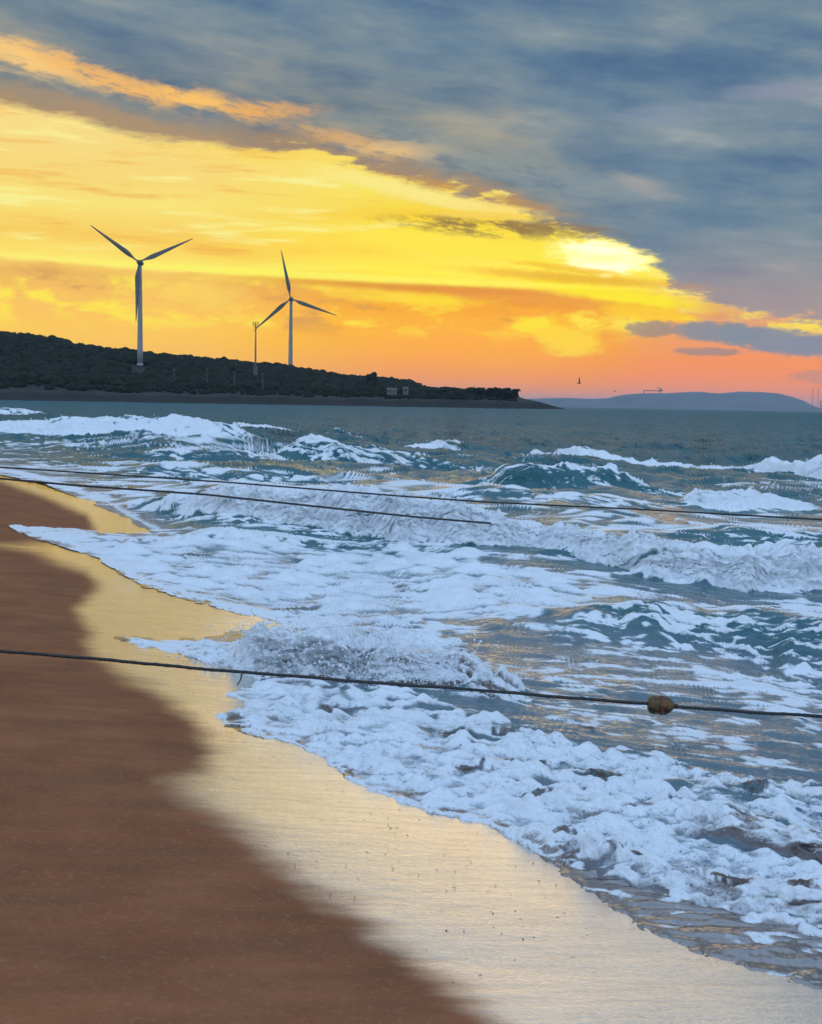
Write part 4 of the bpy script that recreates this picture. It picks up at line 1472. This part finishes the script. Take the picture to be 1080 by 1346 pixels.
RY0, RY1 = 8.7, 8.3
r1, P1 = rope([(-420, 815), (-200, 836), (0, 855.5), (200, 873), (320, 884), (500, 898), (700, 913), (850, 925.5), (868, 927.5), (887, 929), (1000, 937), (1080, 942), (1500, 972)], (RY0, RY1), .0115,
              'thick black rope crossing the near surf with a float threaded on it', wob=.004)
pa, pb = at(318, 884, 8.56), at(311.5, 901, 8.56)
m = MB(); o_ = Vector(r1.location)
m.tube([pa - np.array(o_), (pa + pb) / 2 - np.array(o_) + np.array([.008, 0, -.005]), pb - np.array(o_)], [.006, .005, .004], 6)
m.build('loose_end', m_rope, r1)
rope([(-300, 593), (0, 614), (300, 634), (525, 652), (640, 660), (850, 670), (1080, 683), (1500, 706)], (20.5, 18), .013, 'thin dark rope farthest out, running the full width over the breakers')
rope([(-300, 606), (0, 629), (100, 638), (270, 650), (400, 664), (540, 679), (645, 688)], (17, 17, 17, 17.2, 18.6), .0145, 'dark rope second farthest out, dipping into the foam near the middle')

m_float, g8, o8 = material('float_plastic')
tc8 = g8.n.new('ShaderNodeTexCoord').outputs['Object']
n8 = g8.noise(tc8, 22, 5, .65)
x8, y8, z8 = g8.sep(tc8)
c8 = g8.mix(g8.smooth(n8, .36, .6), (0.022, 0.013, 0.006), (0.16, 0.075, 0.010))
p8 = principled(g8, Base_Color=c8, Roughness=.35, Normal=bump(g8, n8, .004, .5))
g8.l.new(p8.outputs[0], o8.inputs['Surface'])
m_band = flat_mat('float_red_band', (0.22, 0.03, 0.02), .5, .2, 20)
xb = 868.5
fy = np.interp(xb, [-420, 1500], [RY0, RY1])
fc = at(xb, 927, fy)
rdir = at(1080, 942, np.interp(1080, [-420, 1500], [RY0, RY1])) - at(500, 898, np.interp(500, [-420, 1500], [RY0, RY1]))
fl = tag(empty('float', fc), 'brown and yellow barrel shaped float threaded on the near black rope', 'float')
fl.rotation_euler = (0, math.atan2(-rdir[2], rdir[0]), math.atan2(rdir[1], rdir[0]))
s = fy / F
pr_ = [(-17.5, 3), (-17.3, 8), (-15, 11), (-11, 12.4), (-4.5, 12.9), (-3.6, 12.1), (-2.4, 12.1), (-1.6, 13), (4, 12.8), (9, 11.6), (13, 8.8), (16, 5.2), (18, 3.2), (21, 2.4)]
m = MB(); m.tube([(a * s, 0, 0) for a, b in pr_], [b * s for a, b in pr_], 24); m.build('shell', m_float, fl, True)
m = MB(); m.tube([(a * s, 0, 0) for a in (-1.3, -.6, .6, 1.3)], [13.0 * s, 13.35 * s, 13.35 * s, 13.0 * s], 24); m.build('band', m_band, fl, True)
for a in (-9, 6):
    m = MB()
    rr_ = np.interp(a, [p[0] for p in pr_], [p[1] for p in pr_]) * s
    m.tube([(a * s - .004, 0, 0), (a * s + .004, 0, 0)], rr_ + .0025, 24)
    m.build('rib', m_float, fl, True)
m = MB(); m.tube([(17.5 * s, 0, 0), (22 * s, 0, 0)], 3.4 * s, 10); m.build('knot', m_rope, fl, True)

# ------------------------------------------------------------------ spray thrown up by the breakers
m_spray, g9, o9 = material('sea_spray')
p9 = principled(g9, Base_Color=(.88, .9, .93), Roughness=.25, IOR=1.33)
p9.inputs['Transmission Weight'].default_value = 0.0
g9.l.new(p9.outputs[0], o9.inputs['Surface'])
SP = MB()
SV, SF, snv = [], [], 0
r9 = np.random.default_rng(77)
vo, fo_ = ico(1)
# surface look-up table for spray feet
Zs = zz.astype(np.float32)


def surf_z(Xq, Yq):
    ph = math.atan2(Xq, Yq); rq = math.hypot(Xq, Yq)
    i = int(np.clip(np.searchsorted(phi, ph), 0, len(phi) - 1))
    j = int(np.clip(np.searchsorted(Rr[i], rq), 0, NR - 1))
    return float(Zs[i, j])


def strand(p0, v, L, rad):
    """a thrown string of water breaking into beads"""
    n_ = int(r9.integers(5, 11))
    for i in range(n_):
        t = (i + r9.uniform(-.3, .3)) / n_ * L
        p = p0 + v * t + np.array([0, 0, -1]) * t * t * 2.2 + r9.normal(size=3) * rad * .9
        drop(p, rad * (1.25 - .8 * i / n_) * (.22 + r9.random() ** 2.5))


def drop(p, r_):
    global snv
    V = vo * (r_ * r9.uniform(.7, 1.3, 3)) + p
    SV.append(V); SF.append(fo_ + snv); snv += len(V)


def spray(wname, n_s, n_d, size, up_, tmax, xr=None):
    w = [q for q in WAVES if q['name'] == wname][0]
    hmax = w['h'].max()
    cnt = 0
    lo, hi = w['hu'][0], min(w['hu'][-1], 700)
    lo = max(lo, -620)
    if xr:
        lo, hi = [UV(*to_ground(x, 860 if wname == 'l' else 1150))[0] for x in xr]
    tries = 0
    while cnt < n_s + n_d and tries < (n_s + n_d) * 12:
        tries += 1
        u = r9.uniform(lo, hi)
        h = np.interp(u, w['hu'], w['h'])
        gust = perlin(np.array([u / 16.0]), np.array([3.3]), 9)[0] * .5 + .5
        if r9.random() > (h / hmax) * (gust ** 1.5 * 1.4 + .08):
            continue
        t = r9.uniform(-.02, tmax)
        rad_ = np.interp(u, w['u'], w['r']) + t * w['w']
        Xp, Yp = rad_ * math.sin(u / F), rad_ * math.cos(u / F)
        z0 = surf_z(Xp, Yp)
        if cnt < n_s:
            v = np.array([r9.normal() * .55, -abs(r9.normal()) * .35, r9.uniform(.5, 1.2)])
            strand(np.array([Xp, Yp, z0 - .01]), v, up_ * r9.uniform(.25, 1) ** 1.3 * (.4 + gust), size * r9.uniform(.5, 1.1))
        else:
            drop(np.array([Xp + r9.normal() * up_ * .5, Yp - abs(r9.normal()) * up_ * .5, z0 + abs(r9.normal()) * up_ * .8 * gust]), size * (.18 + r9.random() ** 3))
        cnt += 1


spray('l', 800, 2200, .0105, .25, .35)
spray('l2', 20, 500, .005, .08, .4)
spray('m', 200, 700, .003, .075, .7)
spray('m2', 120, 500, .003, .08, .6)
spray('m3', 20, 700, .0032, .04, .5)
spray('h', 60, 1800, .009, .16, .4)
spray('f', 0, 900, .035, .2, .5)
spray('a', 0, 700, .035, .2, .5)
sp = tri_mesh('sea_spray', np.vstack(SV), np.vstack(SF), m_spray, smooth=True)
tag(sp, 'drops and strings of white spray thrown up from the breaking surf', 'spray', kind='stuff')

# pebbles and shell crumbs lying on the wet sand
m_peb = flat_mat('dark_pebble', (0.045, 0.03, 0.025), .4, .3, 30)
PV, PF, pn = [], [], 0
pc = 0
while pc < 150:
    px, py = r9.uniform(150, 800), r9.uniform(880, 1340)
    Xp, Yp = to_ground(px, py)
    u, v = UV(Xp, Yp)
    if sdf(np.array([u]), np.array([v]), wet_poly)[0] < 10 or sdf(np.array([u]), np.array([v]), sea_poly)[0] > -8:
        continue
    z = float(beach_z(np.float64(Xp), np.float64(Yp)))
    V = vo * (np.array([1.4, 1, .6]) * r9.uniform(.0012, .0034)) * r9.uniform(.8, 1.2, (len(vo), 1)) + np.array([Xp, Yp, z + .001])
    PV.append(V); PF.append(fo_ + pn); pn += len(V); pc += 1
pb_ = tri_mesh('pebbles', np.vstack(PV), np.vstack(PF), m_peb)
tag(pb_, 'tiny dark pebbles and shell crumbs scattered on the wet sand', 'pebbles', kind='stuff')

# ------------------------------------------------------------------ haze over the bay
m_haze = bpy.data.materials.new('haze_air')
m_haze.use_nodes = True
ht = m_haze.node_tree
ht.nodes.clear()
ho = ht.nodes.new('ShaderNodeOutputMaterial')
hv = ht.nodes.new('ShaderNodeVolumePrincipled')
hv.inputs['Color'].default_value = (0.72, 0.86, 1.0, 1)
hv.inputs['Density'].default_value = 4.8e-5
hv.inputs['Anisotropy'].default_value = 0.0
ht.links.new(hv.outputs[0], ho.inputs['Volume'])
m = MB()
m.box((0, 0, 103), (60000, 60000, 222))
hz = m.build('haze', m_haze)
tag(hz, 'pale evening haze lying over the bay and the distant hills', 'haze', kind='stuff')
